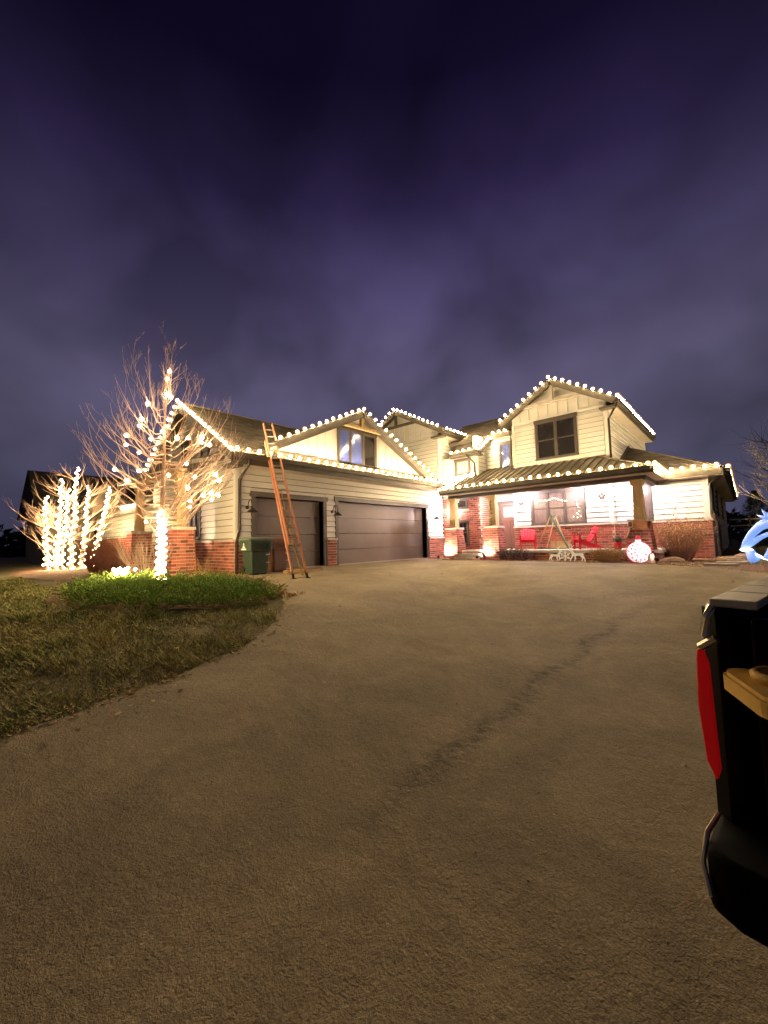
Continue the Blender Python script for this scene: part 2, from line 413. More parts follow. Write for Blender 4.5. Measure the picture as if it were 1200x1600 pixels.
def window(face, u0, u1, z0, z1, cols=(1.0,), hung=True, glass='glass', grid=False, out=0.0, header=0.16, fw=0.09, glasses=None, label=None):
    mb = MB()
    face.box(mb, u0-fw, u0, 0.0, 0.055+out, z0-0.0, z1); face.box(mb, u1, u1+fw, 0.0, 0.055+out, z0, z1)
    face.box(mb, u0-fw-0.03, u1+fw+0.03, 0.0, 0.075+out, z1, z1+header)
    tot = sum(cols); u = u0; ms = []
    for c in cols[:-1]:
        u += c/tot*(u1-u0); face.box(mb, u-0.03, u+0.03, 0.0, 0.05+out, z0, z1); 
    w = mb.build('window', M['dark'], house, label=label)
    sl = MB(); face.box(sl, u0-fw-0.02, u1+fw+0.02, 0.0, 0.09+out, z0-0.07, z0); sl.build('sill', M['dark'], w)
    u = u0
    for i, c in enumerate(cols):
        a = u+(0.03 if i else 0); u += c/tot*(u1-u0); b = u-(0.03 if i < len(cols)-1 else 0)
        gl = glasses[i] if glasses else glass
        sf = MB(); s_ = 0.035
        face.box(sf, a, a+s_, 0.0, 0.035+out, z0, z1); face.box(sf, b-s_, b, 0.0, 0.035+out, z0, z1)
        face.box(sf, a+s_, b-s_, 0.0, 0.034+out, z0, z0+s_); face.box(sf, a+s_, b-s_, 0.0, 0.034+out, z1-s_, z1)
        if hung:
            zm = z0+(z1-z0)*(0.5 if not grid else 0.52); face.box(sf, a+s_, b-s_, 0.0, 0.038+out, zm-0.02, zm+0.02)
            parts = [(z0+s_, zm-0.02), (zm+0.02, z1-s_)]
        else: parts = [(z0+s_, z1-s_)]
        sf.build('sash', M['dark'], w)
        for k, (c0, c1) in enumerate(parts):
            pm = MB(); face.box(pm, a+s_, b-s_, 0.002, 0.015+out+0.003*k, c0, c1); pm.build('pane', M[gl], w)
            if grid and k == len(parts)-1:
                gm_ = MB(); um = (a+b)/2; face.box(gm_, um-0.008, um+0.008, 0.019+out, 0.026+out, c0, c1)
                zz = (c0+c1)/2; face.box(gm_, a+s_, um-0.008, 0.019+out, 0.0255+out, zz-0.008, zz+0.008); face.box(gm_, um+0.008, b-s_, 0.019+out, 0.0255+out, zz-0.008, zz+0.008)
                gm_.build('muntin', M['dark'], w)
    return w
def corner(face, u, z0, z1, w=0.12, parent=None, side=1):
    mb = MB(); face.box(mb, min(u, u+side*w), max(u, u+side*w), 0.0, 0.056, z0, z1); mb.build('corner_board', M['trim'], parent or house)

# ---- garage wing
GF = Face('E', -11.44)
dL = (6.58, 9.31, 0.0, 2.38); dR = (10.02, 15.63, 0.0, 2.44)
fr = 0.14
def grow(d): return (d[0]-fr, d[1]+fr, d[2], d[3]+fr+0.02)
wg = backing(GF, 5.95, 17.06, 0.0, 3.5, (dL, dR), 0.2)
siding(GF, wg, 6.07, 17.06, 1.06, 3.35, (grow(dL), grow(dR)))
for (a, b) in ((5.86, 6.44), (9.45, 9.88), (15.77, 17.0)): bricks(GF, a, b, 0.0, 0.97)
corner(GF, 5.92, 1.05, 3.35); 
def garage_door(d, label):
    mb = MB()
    GF.box(mb, d[0]-fr, d[0], -0.28, 0.06, 0, d[3]); GF.box(mb, d[1], d[1]+fr, -0.28, 0.06, 0, d[3])
    GF.box(mb, d[0]-fr-0.05, d[1]+fr+0.05, -0.28, 0.085, d[3], d[3]+0.16)
    f = mb.build('garage_door', M['dark'], house, label=label)
    n = 4; hh = d[3]/n
    for i in range(n):
        p = MB(); GF.box(p, d[0]+0.002, d[1]-0.002, -0.26, -0.20, i*hh+0.008, (i+1)*hh-0.006)
        k = 8 if d[1]-d[0] > 4 else 4; w = (d[1]-d[0])/k
        p.build('door_panel', M['door'], f)
        if i < n-1:
            hg = MB()
            for j in range(3 if k == 4 else 5): uu = d[0]+.1+(d[1]-d[0]-.2)*j/(2 if k == 4 else 4); GF.box(hg, uu-.03, uu+.03, -0.20, -0.196, (i+1)*hh-.05, (i+1)*hh-.012)
            hg.build('seam_trim', M['door'], f)
    s = MB(); GF.box(s, d[0], d[1], -0.25, 0.10, 0.032, 0.05); s.build('threshold', M['stone'], f)
garage_door(dL, 'narrow single garage door behind the ladder'); garage_door(dR, 'wide double garage door')
fl = MB(); fl.box(-19, -11.5, 6.0, 17, -0.1, 0.028); fl.build('floor_slab', M['stone'], house)
# gable end facing left-front
GS = Face('S', 5.95)
wl_w = (-14.62, -13.9, 1.15, 2.55); wl_u = (-15.4, -14.7, 3.55, 4.55)
APX, APZ = -14.93, 5.85
lo_g = lambda z: APX-(APZ-z)/0.61; hi_g = lambda z: APX+(APZ-z)/0.61
wgs = backing(GS, -18.5, -11.44, 0.0, 3.3, (), 0.2, gable=[(-18.6, 3.3), (-11.3, 3.3), (APX, 5.6)])
siding(GS, wgs, -18.5, -11.56, 1.06, 3.3, ((-14.72, -13.8, 1.0, 2.75),))
siding(GS, wgs, -18.4, -11.5, 3.3, 5.6, ((-15.5, -14.6, 3.45, 4.75),), lo=lambda z: lo_g(z)+.15, hi=lambda z: hi_g(z)-.15)
bricks(GS, -18.5, -11.36, 0.0, 0.97, name='brickwork')
corner(GS, -11.44+0.042, 1.05, 3.3, side=-1)
window(GS, *wl_w, cols=(1, 1), hung=True, glass='glass_blue', label='side window with bluish panes behind the wrapped tree')
window(GS, *wl_u, hung=True, label='dark upper window in the side gable')
window(GS, -13.75, -13.3, 3.62, 4.3, hung=False, glass='glass_blind', header=0.1, label='small pale upper window in the side gable')

def slab(pts, th, m, name='roof', label=None):  # sloped roof slab from 4+ points, thickness downwards
    mb = MB(); mb.prism([(x, y, z-th) for x, y, z in pts], (0, 0, th)); return mb.build(name, m, house, label=label)
def shingles(parent, o, ud, vd, W, L, clip=None, ex=0.15):
    """o origin at lower left of the eave, ud unit along eave, vd unit up slope"""
    o = Vector(o); ud = Vector(ud).normalized(); vd = Vector(vd).normalized(); n = ud.cross(vd).normalized()
    if n.z < 0: n = -n
    mb = MB(); v = 0.0; k = 0
    while v < L:
        a, b = clip(v) if clip else (0, W)
        q = a - (0.17 if k % 2 else 0)
        while q < b:
            w = R(0.24, 0.4); s = max(q, a); t = min(q+w-0.006, b)
            if t-s > 0.03:
                h = R(0.014, 0.024); v1 = min(v+ex*1.04, L)
                P = [o+ud*s+vd*v, o+ud*t+vd*v, o+ud*t+vd*v1, o+ud*s+vd*v1]
                mb.hexa([P[0], P[1], P[2], P[3], P[0]+n*h, P[1]+n*h, P[2]+n*0.006, P[3]+n*0.006])
            q += w
        v += ex; k += 1
    return mb.build('shingles', M['shingle'], parent, kind='stuff')
def fascia(a, b, h=0.22, w=0.04, m='fascia', drop=0.0, name='fascia'):
    mb = MB(); a = Vector(a)-Vector((0, 0, h/2+drop)); b = Vector(b)-Vector((0, 0, h/2+drop)); mb.bar(a, b, w, h); return mb.build(name, M[m], house)
def gutter(a, b, r=0.07):
    mb = MB(); a = Vector(a); b = Vector(b); mb.bar(a, b, 0.12, 0.12); mb.bar(a+Vector((0, 0, .06)), b+Vector((0, 0, .06)), 0.14, 0.02); return mb.build('gutter', M['fascia'], house)
def prof_roof(ridge_a, ridge_b, eave_a, eave_b, label=None, th=0.16, clipW=None):
    """one roof plane : eave a->b, ridge a->b"""
    rf = slab([eave_a, eave_b, ridge_b, ridge_a], th, M['fascia'], label=label)
    ea, eb, ra, rb = map(Vector, (eave_a, eave_b, ridge_a, ridge_b))
    ud = (eb-ea).normalized(); W = (eb-ea).length
    ra_u = (ra-ea).dot(ud); rb_u = (rb-ea).dot(ud)
    vv = (ra-ea)-ud*ra_u; L = vv.length; vd = vv.normalized()
    shingles(rf, ea, ud, vd, W, L, clip=lambda v: (ra_u*v/L, W+(rb_u-W)*v/L))
    return rf
EZ = 3.62; EX = -10.98
# garage main roof (front plane, back plane)
RZ = EZ+0.61*(EX-APX)
prof_roof((APX, 5.58, RZ), (APX, 20.0, RZ), (EX, 5.58, EZ), (EX, 17.02, EZ), label='dark shingle roof of the garage wing')
prof_roof((APX, 20.0, RZ), (APX, 5.58, RZ), (-18.88, 20, EZ), (-18.88, 5.58, EZ))
cp = MB(); cp.bar((APX, 5.58, RZ+0.02), (APX, 20, RZ+0.02), 0.22, 0.05); cp.build('ridge_cap', M['shingle'], house)
# front eave fascia, soffit, gutter
fascia((EX+0.02, 5.55, EZ-0.01), (EX+0.02, 17.02, EZ-0.01), 0.34, 0.05)
gutter((EX+0.11, 5.6, EZ-0.12), (EX+0.11, 17.0, EZ-0.12))
sf = MB(); sf.box(-11.47, EX-0.005, 5.6, 17.0, EZ-0.36, EZ-0.33); sf.build('soffit', M['soffit'], house)
# rakes of side gable + soffit return
def rake(a, b, h=0.24, w=0.05): return fascia(a, b, h, w, 'fascia', name='rake_board')
rake((EX, 5.56, EZ), (APX, 5.56, RZ), 0.26); rake((-18.88, 5.56, EZ), (APX, 5.56, RZ), 0.26)
st = MB(); st.box(-11.52, EX, 5.54, 5.94, EZ-0.42, EZ-0.345); st.build('eave_return', M['fascia'], house)
# ---- dormer gable over the doors
DA = (11.1, 6.08); dl = (7.15, 4.18); dr = (16.1, 3.72)
FX = -11.05
zd_l = lambda u: DA[1]-(DA[0]-u)*(DA[1]-dl[1])/(DA[0]-dl[0]); zd_r = lambda u: DA[1]-(u-DA[0])*(DA[1]-dr[1])/(dr[0]-DA[0])
D = Face('E', -11.42)
dw_b = 3.88
wd = MB(); wd.prism([D.p(u, 0, z) for u, z in ((7.2, dw_b), (15.9, dw_b-.02), (DA[0], DA[1]-0.10), (7.2, 4.12))], (-0.15, 0, 0)); wd = wd.build('gable_wall', M['trim'], house)
bt = [7.9+0.41*i for i in range(19)]
battens(D, wd, [u for u in bt if not (9.85 < u < 12.4)], dw_b+0.1, lambda u: (zd_l(u) if u < DA[0] else zd_r(u))-0.28)
lb = MB(); D.box(lb, 7.2, 15.9, 0.0, 0.09, dw_b-0.25, dw_b+0.09); lb.build('gable_ledge', M['fascia'], house)
window(D, 10.12, 12.12, 3.98, 5.28, cols=(1, 1.15, 1.15), hung=False, glasses=('glass_blue', 'glass_blue', 'glass'), label='three part window in the garage gable reflecting lights', header=0.12)
kb = MB(); kb.bar((FX-0.06, 10.0, 5.40), (FX-0.06, 12.35, 5.40), 0.10, 0.12); kb.build('collar_beam', M['wood'], house)
kp = MB(); kp.bar((FX-0.06, DA[0], 5.42), (FX-0.06, DA[0], DA[1]-0.14), 0.14, 0.14); kp.build('king_post', M['wood'], house)
# dormer roof planes back into the main roof
for (e0, sgn) in ((dl, 1), (dr, -1)):
    rf = slab([(FX, e0[0], e0[1]+0.02), (FX, DA[0], DA[1]+0.02), (APX, DA[0], DA[1]+0.02), (EX-0.05-(e0[1]-EZ)/0.61, e0[0], e0[1]+0.02)][::sgn], 0.15, M['fascia'])
    ea = Vector((FX, e0[0], e0[1]+0.02)); ra = Vector((FX, DA[0], DA[1]+0.02)); vd = (ra-ea); L = vd.length
    x1 = EX-0.05-(e0[1]-EZ)/0.61
    shingles(rf, ea, (-1, 0, 0), vd, FX-x1, L, clip=lambda v, x1=x1, L=L: (0, (FX-x1)+(x1-APX)*v/L))
rake((FX+0.02, dl[0], dl[1]), (FX+0.02, DA[0], DA[1]), 0.26); rake((FX+0.02, dr[0], dr[1]), (FX+0.02, DA[0], DA[1]), 0.26)
# ---- two storey block behind the garage (gable to the front)
G2 = Face('S', 17.0); A2 = (-14.1, 8.15)
zb = 3.5
w2 = backing(G2, -16.9, -11.46, zb, 6.1, (), 0.2, gable=[(-16.9, 6.1), (-11.44, 6.1), (-11.44, 6.5), (A2[0], 7.98), (-16.9, 6.44)])
siding(G2, w2, -16.9, -11.56, 3.6, 6.32)
corner(G2, -11.44+0.042, 3.5, 6.3, side=-1)
tb = MB(); G2.box(tb, -16.9, -11.5, 0.03, 0.05, 6.32, 6.42); tb.build('trim_band', M['trim'], house)
battens(G2, w2, [-16.6+0.36*i for i in range(14)], 6.42, lambda u: A2[1]-abs(u-A2[0])*0.55-0.32)
E2 = Face('E', -11.44)
w3 = backing(E2, 17.0, 20.6, zb, 6.25, (), 0.2); siding(E2, w3, 17.1, 20.6, 3.6, 6.2); corner(E2, 16.96, 3.5, 6.25)
X2 = -10.97; Z2 = A2[1]-(X2-A2[0])*0.55+0.02
prof_roof((A2[0], 16.68, A2[1]+.02), (A2[0], 24, A2[1]+.02), (X2, 16.68, Z2), (X2, 21.5, Z2)); prof_roof((A2[0], 24, A2[1]+.02), (A2[0], 16.68, A2[1]+.02), (-17.3, 24, A2[1]-1.76), (-17.3, 16.68, A2[1]-1.76))
rake((X2, 16.66, Z2), (A2[0], 16.66, A2[1])); rake((-17.3, 16.66, A2[1]-1.76), (A2[0], 16.66, A2[1]))
gutter((X2+0.05, 16.7, Z2-0.1), (X2+0.05, 20.4, Z2-0.1)); fascia((X2-0.02, 16.7, Z2-0.01), (X2-0.02, 21, Z2-0.01), 0.28)
sf = MB(); sf.box(-11.44, X2-0.04, 16.7, 20.5, Z2-0.31, Z2-0.28); sf.build('soffit', M['soffit'], house)
er = MB(); er.box(-11.7, X2, 16.64, 16.99, Z2-0.36, Z2-0.28); er.build('eave_return', M['fascia'], house)
kp = MB(); kp.bar((A2[0], 16.75, A2[1]-0.85), (A2[0], 16.75, A2[1]-0.15), 0.12, 0.12); kp.build('king_post', M['fascia'], house)
kb = MB(); kb.bar((A2[0]-1.55, 16.75, A2[1]-0.92), (A2[0]+1.55, 16.75, A2[1]-0.92), 0.11, 0.13); kb.build('collar_beam', M['fascia'], house)
# ---- entry block C (small window) and recessed door wall
XA = -9.4
CF = Face('S', 17.2)
opsC = ((-10.5, -10.02, 0.62, 1.72), (-10.55, -10.02, 2.42, 2.9))
wc = backing(CF, -11.44, XA, 0.0, 5.0, (), 0.2, m=M['siding'])
bricks(CF, -11.40, XA+0.10, 0.0, 2.92, ops=((-10.6, -9.95, 0.55, 1.82), (-10.65, -9.95, 2.35, 2.95)), cap=False)
siding(CF, wc, -11.4, XA-0.1, 3.5, 4.95, ((-10.68, -9.74, 4.0, 5.0),)); corner(CF, XA+0.042, 3.5, 5.0, side=-1)
window(CF, -10.57, -9.86, 4.12, 4.76, hung=False, glass='glass_blind', header=0.12, label='small upper window with pale blind')
window(CF, -10.5, -10.05, 0.66, 1.72, hung=True, grid=True, glass='glass', out=0.06, fw=0.07, header=0.07, label='narrow lower window in the brick entry wall')
window(CF, -10.55, -10.05, 2.45, 2.84, hung=False, glass='glass', out=0.06, fw=0.07, header=0.06, label='small upper porch window under the soffit')
ls = MB(); CF.box(ls, -10.72, -9.9, 0.0, 0.16, 2.28, 2.345); ls.build('stone_sill', M['stone'], house)
sc_ = MB()
for i in range(9): CF.box(sc_, -10.62+i*0.078, -10.62+i*0.078+0.062, 0.08, 0.112, 1.85, 2.04)
sc_.build('soldier_course', M['brick'], house, kind='stuff')
AF = Face('E', XA)
wa = backing(AF, 17.2, 18.05, 0.0, 5.9, (), 0.2); bricks(AF, 17.1, 18.05, 0.0, 2.92, cap=False)
siding(AF, wa, 17.3, 18.05, 3.8, 5.7); corner(AF, 17.16, 3.6, 5.05)
BF = Face('S', 18.05)
wb_ = backing(BF, XA, -7.6, 0.0, 5.95, (), 0.2)
siding(BF, wb_, XA+0.05, -7.6, 4.1, 5.75, ((-8.66, -8.0, 4.0, 5.6),)); siding(BF, wb_, XA+0.1, -7.7, 0.4, 2.9, ((-8.8, -7.7, 0.3, 2.7),), m=M['trim'])
window(BF, -8.56, -8.12, 4.2, 5.4, hung=True, grid=True, glass='glass_blue', header=0.14, label='narrow upper window with blue panes')
# front door with lites
fd = MB(); BF.box(fd, -8.82, -8.7, 0, 0.06, 0.4, 2.62); BF.box(fd, -7.84, -7.74, 0, 0.06, 0.4, 2.62); BF.box(fd, -8.86, -7.7, 0, 0.08, 2.5, 2.66)
fd = fd.build('front_door', M['dark'], house)
dp = MB(); BF.box(dp, -8.69, -7.85, 0, 0.03, 0.41, 2.49)
for a, b, c, d in ((-8.69, -8.58, .41, 2.49), (-7.96, -7.85, .41, 2.49), (-8.58, -7.96, .41, .62), (-8.58, -7.96, 1.72, 1.86), (-8.58, -7.96, 2.36, 2.49), (-8.3, -8.24, .62, 1.72)): BF.box(dp, a, b, 0.031, 0.05, c, d)
dp.build('door_leaf', M['front_door'], fd)
for i in range(3):
    pn = MB(); BF.box(pn, -8.57+i*0.205, -8.57+i*0.205+0.19, 0.031, 0.045, 1.87, 2.35); pn.build('pane', M['glass_blind'], fd)
hd = MB(); hd.tube([(-8.62, 17.99, 1.25), (-8.62, 17.95, 1.3), (-8.62, 17.95, 1.5), (-8.62, 17.99, 1.55)], 0.012, 6); hd.build('handle', M['black_metal'], fd)
# roofs over C and B
prof_roof((-10.72, 18.35, 6.15), (-9.1, 18.35, 6.15), (-10.72, 16.9, 5.12), (-9.1, 16.9, 5.12))
fascia((-10.72, 16.88, 5.10), (-9.1, 16.88, 5.10), 0.24); gutter((-10.7, 16.8, 5.02), (-9.15, 16.8, 5.02))
rake((-9.08, 16.9, 5.12), (-9.08, 18.0, 5.9), 0.22)
er = MB(); er.box(-9.36, -9.1, 16.9, 17.2, 4.86, 4.93); er.build('eave_return', M['fascia'], house)
prof_roof((-12.6, 21.5, 7.88), (-5.8, 21.5, 7.88), (-11.4, 17.85, 5.93), (-5.8, 17.85, 5.93))
prof_roof((-5.8, 21.5, 7.88), (-12.6, 21.5, 7.88), (-5.8, 26, 5.5), (-15, 26, 5.5))
fascia((-9.1, 17.83, 5.93), (-8.0, 17.83, 5.93), 0.2)
# ---- second floor front gable
MF = Face('S', 17.4); A3 = (-5.77, 7.58)
w5 = backing(MF, -7.66, -3.8, 3.0, 5.95, (), 0.2, gable=[(-7.66, 5.95), (-3.8, 5.95), (-3.8, 6.28), (A3[0], 7.44), (-7.66, 6.30)])
wop = (-6.65, -4.85, 4.15, 6.05)
siding(MF, w5, -7.56, -3.9, 3.85, 5.99, (wop,))
corner(MF, -7.66, 3.8, 6.0); corner(MF, -3.8+0.042, 3.8, 6.0, side=-1)
tb = MB(); MF.box(tb, -7.6, -3.86, 0.034, 0.05, 6.02, 6.1); tb.build('trim_band', M['trim'], house)
battens(MF, w5, [-7.3+0.41*i for i in range(9)], 6.1, lambda u: min(A3[1]-abs(u-A3[0])*0.6-0.3, 6.62))
window(MF, -6.53, -4.98, 4.3, 5.86, cols=(1, 1), hung=True, glass='glass', header=0.14, label='large dark upper window in the front gable')
kb = MB(); kb.bar((-7.2, 17.18, 6.66), (-4.35, 17.18, 6.66), 0.1, 0.1); kb.build('collar_beam', M['soffit'], house)
kp = MB(); kp.bar((A3[0], 17.18, 6.7), (A3[0], 17.18, A3[1]-0.1), 0.12, 0.12); kp.build('king_post', M['soffit'], house)
XL, XR = -8.12, -3.42; ZL = A3[1]-(A3[0]-XL)*0.6; ZR = A3[1]-(XR-A3[0])*0.6
prof_roof((A3[0], 17.08, A3[1]+.02), (A3[0], 25.6, A3[1]+.02), (XR, 17.08, ZR), (XR, 25.6, ZR)); prof_roof((A3[0], 25.6, A3[1]+.02), (A3[0], 17.08, A3[1]+.02), (XL, 22, ZL), (XL, 17.08, ZL))
rake((XL, 17.05, ZL), (A3[0], 17.05, A3[1])); rake((XR, 17.05, ZR), (A3[0], 17.05, A3[1]))
E5 = Face('E', -3.8)
w6 = backing(E5, 17.4, 25.3, 3.0, 5.95, (), 0.2); siding(E5, w6, 17.5, 25.3, 3.9, 5.85); corner(E5, 17.36, 3.8, 5.9); corner(E5, 25.18, 3.8, 5.9)
sf = MB(); sf.box(-3.84, XR-0.03, 17.12, 25.6, ZR-0.28, ZR-0.25); sf.build('soffit', M['soffit'], house)
fascia((XR, 17.08, ZR), (XR, 25.6, ZR), 0.26); gutter((XR+0.08, 17.1, ZR-0.1), (XR+0.08, 25.6, ZR-0.1))
er = MB(); er.box(-3.95, XR, 17.0, 17.36, ZR-0.36, ZR-0.29); er.build('eave_return', M['fascia'], house)
# ---- first floor front wall under the porch
PF = 0.4
w7 = backing(MF, -7.75, -3.82, 0.0, 3.0, (), 0.2)
M['siding_w'] = M['siding']
siding(MF, w7, -7.65, -3.9, 1.42, 2.9, ((-7.0, -4.72, 1.3, 3.1),))
bricks(MF, -7.75, -3.74, PF, 1.33)
corner(MF, -7.75, 1.4, 2.9); corner(MF, -3.82+0.042, 1.4, 2.9, side=-1)
window(MF, -6.88, -4.84, 1.47, 2.78, cols=(1, 1.1, 1.1), hung=True, glass='glass_curtain', header=0.12, label='triple porch window with curtains and lights inside')
E7 = Face('E', -3.82); w8 = backing(E7, 17.4, 18.0, 0, 3.0, (), 0.2); siding(E7, w8, 17.5, 18.0, 1.42, 2.95); bricks(E7, 17.3, 18.0, PF, 1.33); corner(E7, 17.36, 1.4, 2.95)
RF = Face('S', 18.0)
w9 = backing(RF, -3.82, -0.93, 0.0, 3.02, (), 0.2)
siding(RF, w9, -3.8, -1.05, 1.42, 2.98, ((-3.1, -2.55, 1.3, 3.0),)); bricks(RF, -3.82, -0.85, 0.0, 1.33); corner(RF, -0.93+0.042, 1.4, 2.98, side=-1, w=0.16)
window(RF, -3.0, -2.66, 1.44, 2.8, hung=True, glass='glass_curtain', header=0.12, label='narrow window behind the right porch post')
SF = Face('E', -0.93)
w10 = backing(SF, 18.0, 33, -0.6, 3.02, (), 0.2)
siding(SF, w10, 18.1, 32.9, 0.3, 2.95, ((19.6, 20.7, 1.6, 2.9), (22.6, 23.6, 1.6, 2.9), (27.5, 28.5, 1.6, 2.9), (22.0, 24.2, -.5, 1.35)), ex=0.22); corner(SF, 17.96, 0.2, 2.98, w=0.16); corner(SF, 32.9, 0.2, 2.98)
tb = MB(); SF.box(tb, 18.1, 32.9, 0.034, 0.06, 1.36, 1.5); tb.build('trim_band', M['trim'], house)
for a in (19.7, 22.7, 27.6): window(SF, a, a+0.9, 1.72, 2.68, hung=True, header=0.1)
window(SF, 22.2, 24.0, 0.2, 1.15, cols=(1, 1), hung=False, header=0.1)
# lattice screen low on the side wall
for i in range(7):
    lt = MB(); SF.box(lt, 25.0+i*1.1, 25.06+i*1.1, 0.05, 0.09, 0.25, 1.34); lt.build('lattice_bar', M['trim'], w10)
# right low hip roof
hx, hy, hz = -0.45, 17.62, 3.12
prof_roof((-3.78, 21.0, 4.85), (-3.76, 21.0, 4.85), (-3.8, hy, hz), (hx, hy, hz), label='low hipped shingle roof at the right end')
prof_roof((-3.78, 21.0, 4.85), (-3.78, 30.0, 4.85), (hx, hy, hz), (hx, 33.4, hz))
fascia((-2.05, hy-0.02, hz-0.01), (hx, hy-0.02, hz-0.01), 0.22); fascia((hx+0.02, hy, hz-0.01), (hx+0.02, 33.4, hz-0.01), 0.22); gutter((hx+0.1, hy+.02, hz-0.1), (hx+0.1, 33.4, hz-0.1))
sf = MB(); sf.box(-0.93, hx, hy, 33.4, hz-0.26, hz-0.235); sf.box(-2.0, -0.93, hy, 18.0, hz-0.26, hz-0.235); sf.build('soffit', M['soffit'], house)
hc = MB(); hc.bar((hx, hy, hz+0.02), (-3.78, 21.0, 4.88), 0.2, 0.04); hc.build('ridge_cap', M['shingle'], house)
fs = MB(); fs.bar((-3.74, 17.5, 3.3), (-3.74, 21.0, 4.95), 0.05, 0.12); fs.build('roof_flashing', M['fascia'], house)

# ---- porch : metal roof, beam, floor, piers
PY, PZ, PS = 15.0, 3.06, 0.41
pz = lambda y: PZ+PS*(y-PY)
pr = MB()
pr.prism([(-10.12, PY, PZ-0.07), (-2.1, PY, PZ-0.07), (-4.2, 17.38, pz(17.38)-0.07), (-7.66, 17.38, pz(17.38)-0.07), (-7.66, 18.04, pz(18.04)-0.07), (XA+0.01, 18.04, pz(18.04)-0.07), (XA+0.01, 17.18, pz(17.18)-0.07), (-10.12, 17.18, pz(17.18)-0.07)], (0, 0, 0.07))
pr = pr.build('porch_roof', M['metal_roof'], house, label='brown standing seam metal roof over the porch')
hp = MB(); hp.prism([(-2.1, PY, PZ-0.07), (-2.1, 17.6, PZ-0.07), (-3.7, 17.6, pz(17.2)-0.1), (-4.2, 17.38, pz(17.38)-0.07)], (0, 0, 0.07)); hp.build('hip_panel', M['metal_roof'], pr)
x = -10.1
while x < -2.15:
    ye = 17.18 if x < XA else (18.04 if x < -7.68 else min(17.38, PY+(-2.1-x)*2.38/2.1))
    sb = MB(); sb.bar((x, PY-0.02, pz(PY)+0.022), (x, ye, pz(ye)+0.022), 0.028, 0.045); sb.build('roof_seam', M['metal_roof'], pr)
    x += 0.31
hb = MB(); hb.bar((-2.1, PY, PZ+0.02), (-4.2, 17.38, pz(17.38)+0.02), 0.12, 0.05); hb.build('hip_cap', M['metal_roof'], pr)
fascia((-10.14, PY-0.02, PZ-0.0), (-2.08, PY-0.02, PZ-0.0), 0.2); gutter((-10.1, PY-0.1, PZ-0.07), (-2.1, PY-0.1, PZ-0.07))
fascia((-2.07, PY, PZ), (-2.07, 17.6, PZ), 0.2); rake((-10.13, PY, PZ), (-10.13, 17.18, pz(17.18)), 0.2)
bm_ = MB(); bm_.box(-10.05, -2.35, 15.5, 15.75, 2.72, 2.95); bm_.build('porch_beam', M['dark'], house)
bm_ = MB(); bm_.box(-2.55, -2.35, 15.76, 17.98, 2.72, 2.95); bm_.build('porch_beam', M['dark'], house)
bm_ = MB(); bm_.box(-10.05, -9.85, 15.76, 17.08, 2.74, 2.95); bm_.build('porch_beam', M['dark'], house)
ceil = MB()
for i in range(32):
    xx = -9.84+i*0.2275
    ceil.box(xx, xx+0.222, 15.76, 17.08, 2.93, 2.96)
ceil.box(-9.28, -7.7, 17.09, 18.0, 2.93, 2.955)
M['ceiling'] = mat('porch_ceiling', (0.5, 0.45, 0.42), 0.6, 0.08, 3); ceil.build('porch_ceiling', M['ceiling'], house)
sf = MB(); sf.box(-10.1, -2.1, 15.02, 15.5, 2.86, 2.88); sf.box(-2.35, -2.1, 15.52, 17.58, 2.86, 2.88); sf.build('soffit', M['soffit'], house)
pfm = MB(); pfm.box(-9.3, -2.0, 15.35, 17.3, 0.31, PF-0.001); pfm.box(-9.29, -7.76, 17.302, 18.0, 0.31, PF-0.003); pfm.box(-3.7, -2.0, 17.302, 17.9, 0.31, PF-0.003)
pfm.build('porch_floor', M['stone'], house)
PFc = Face('S', 15.55); bricks(PFc, -7.6, -2.0, 0.0, 0.31, cap=False)
for i, (y0, zt) in enumerate(((14.75, 0.14), (15.1, 0.27))):
    for j, (a, b) in enumerate(((-9.35, -8.75), (-8.74, -8.22))):
        s_ = MB(); s_.box(a, b, y0, y0+0.62-0.25*i, zt-0.11, zt-0.002*j); s_.build('step_stone', M['stone'], house)
stp = MB(); stp.box(-9.3, -8.2, 14.9, 15.5, 0, 0.1); stp.box(-9.3, -8.2, 15.2, 15.5, 0.1, 0.2); stp.build('step_riser', M['brick'], house)

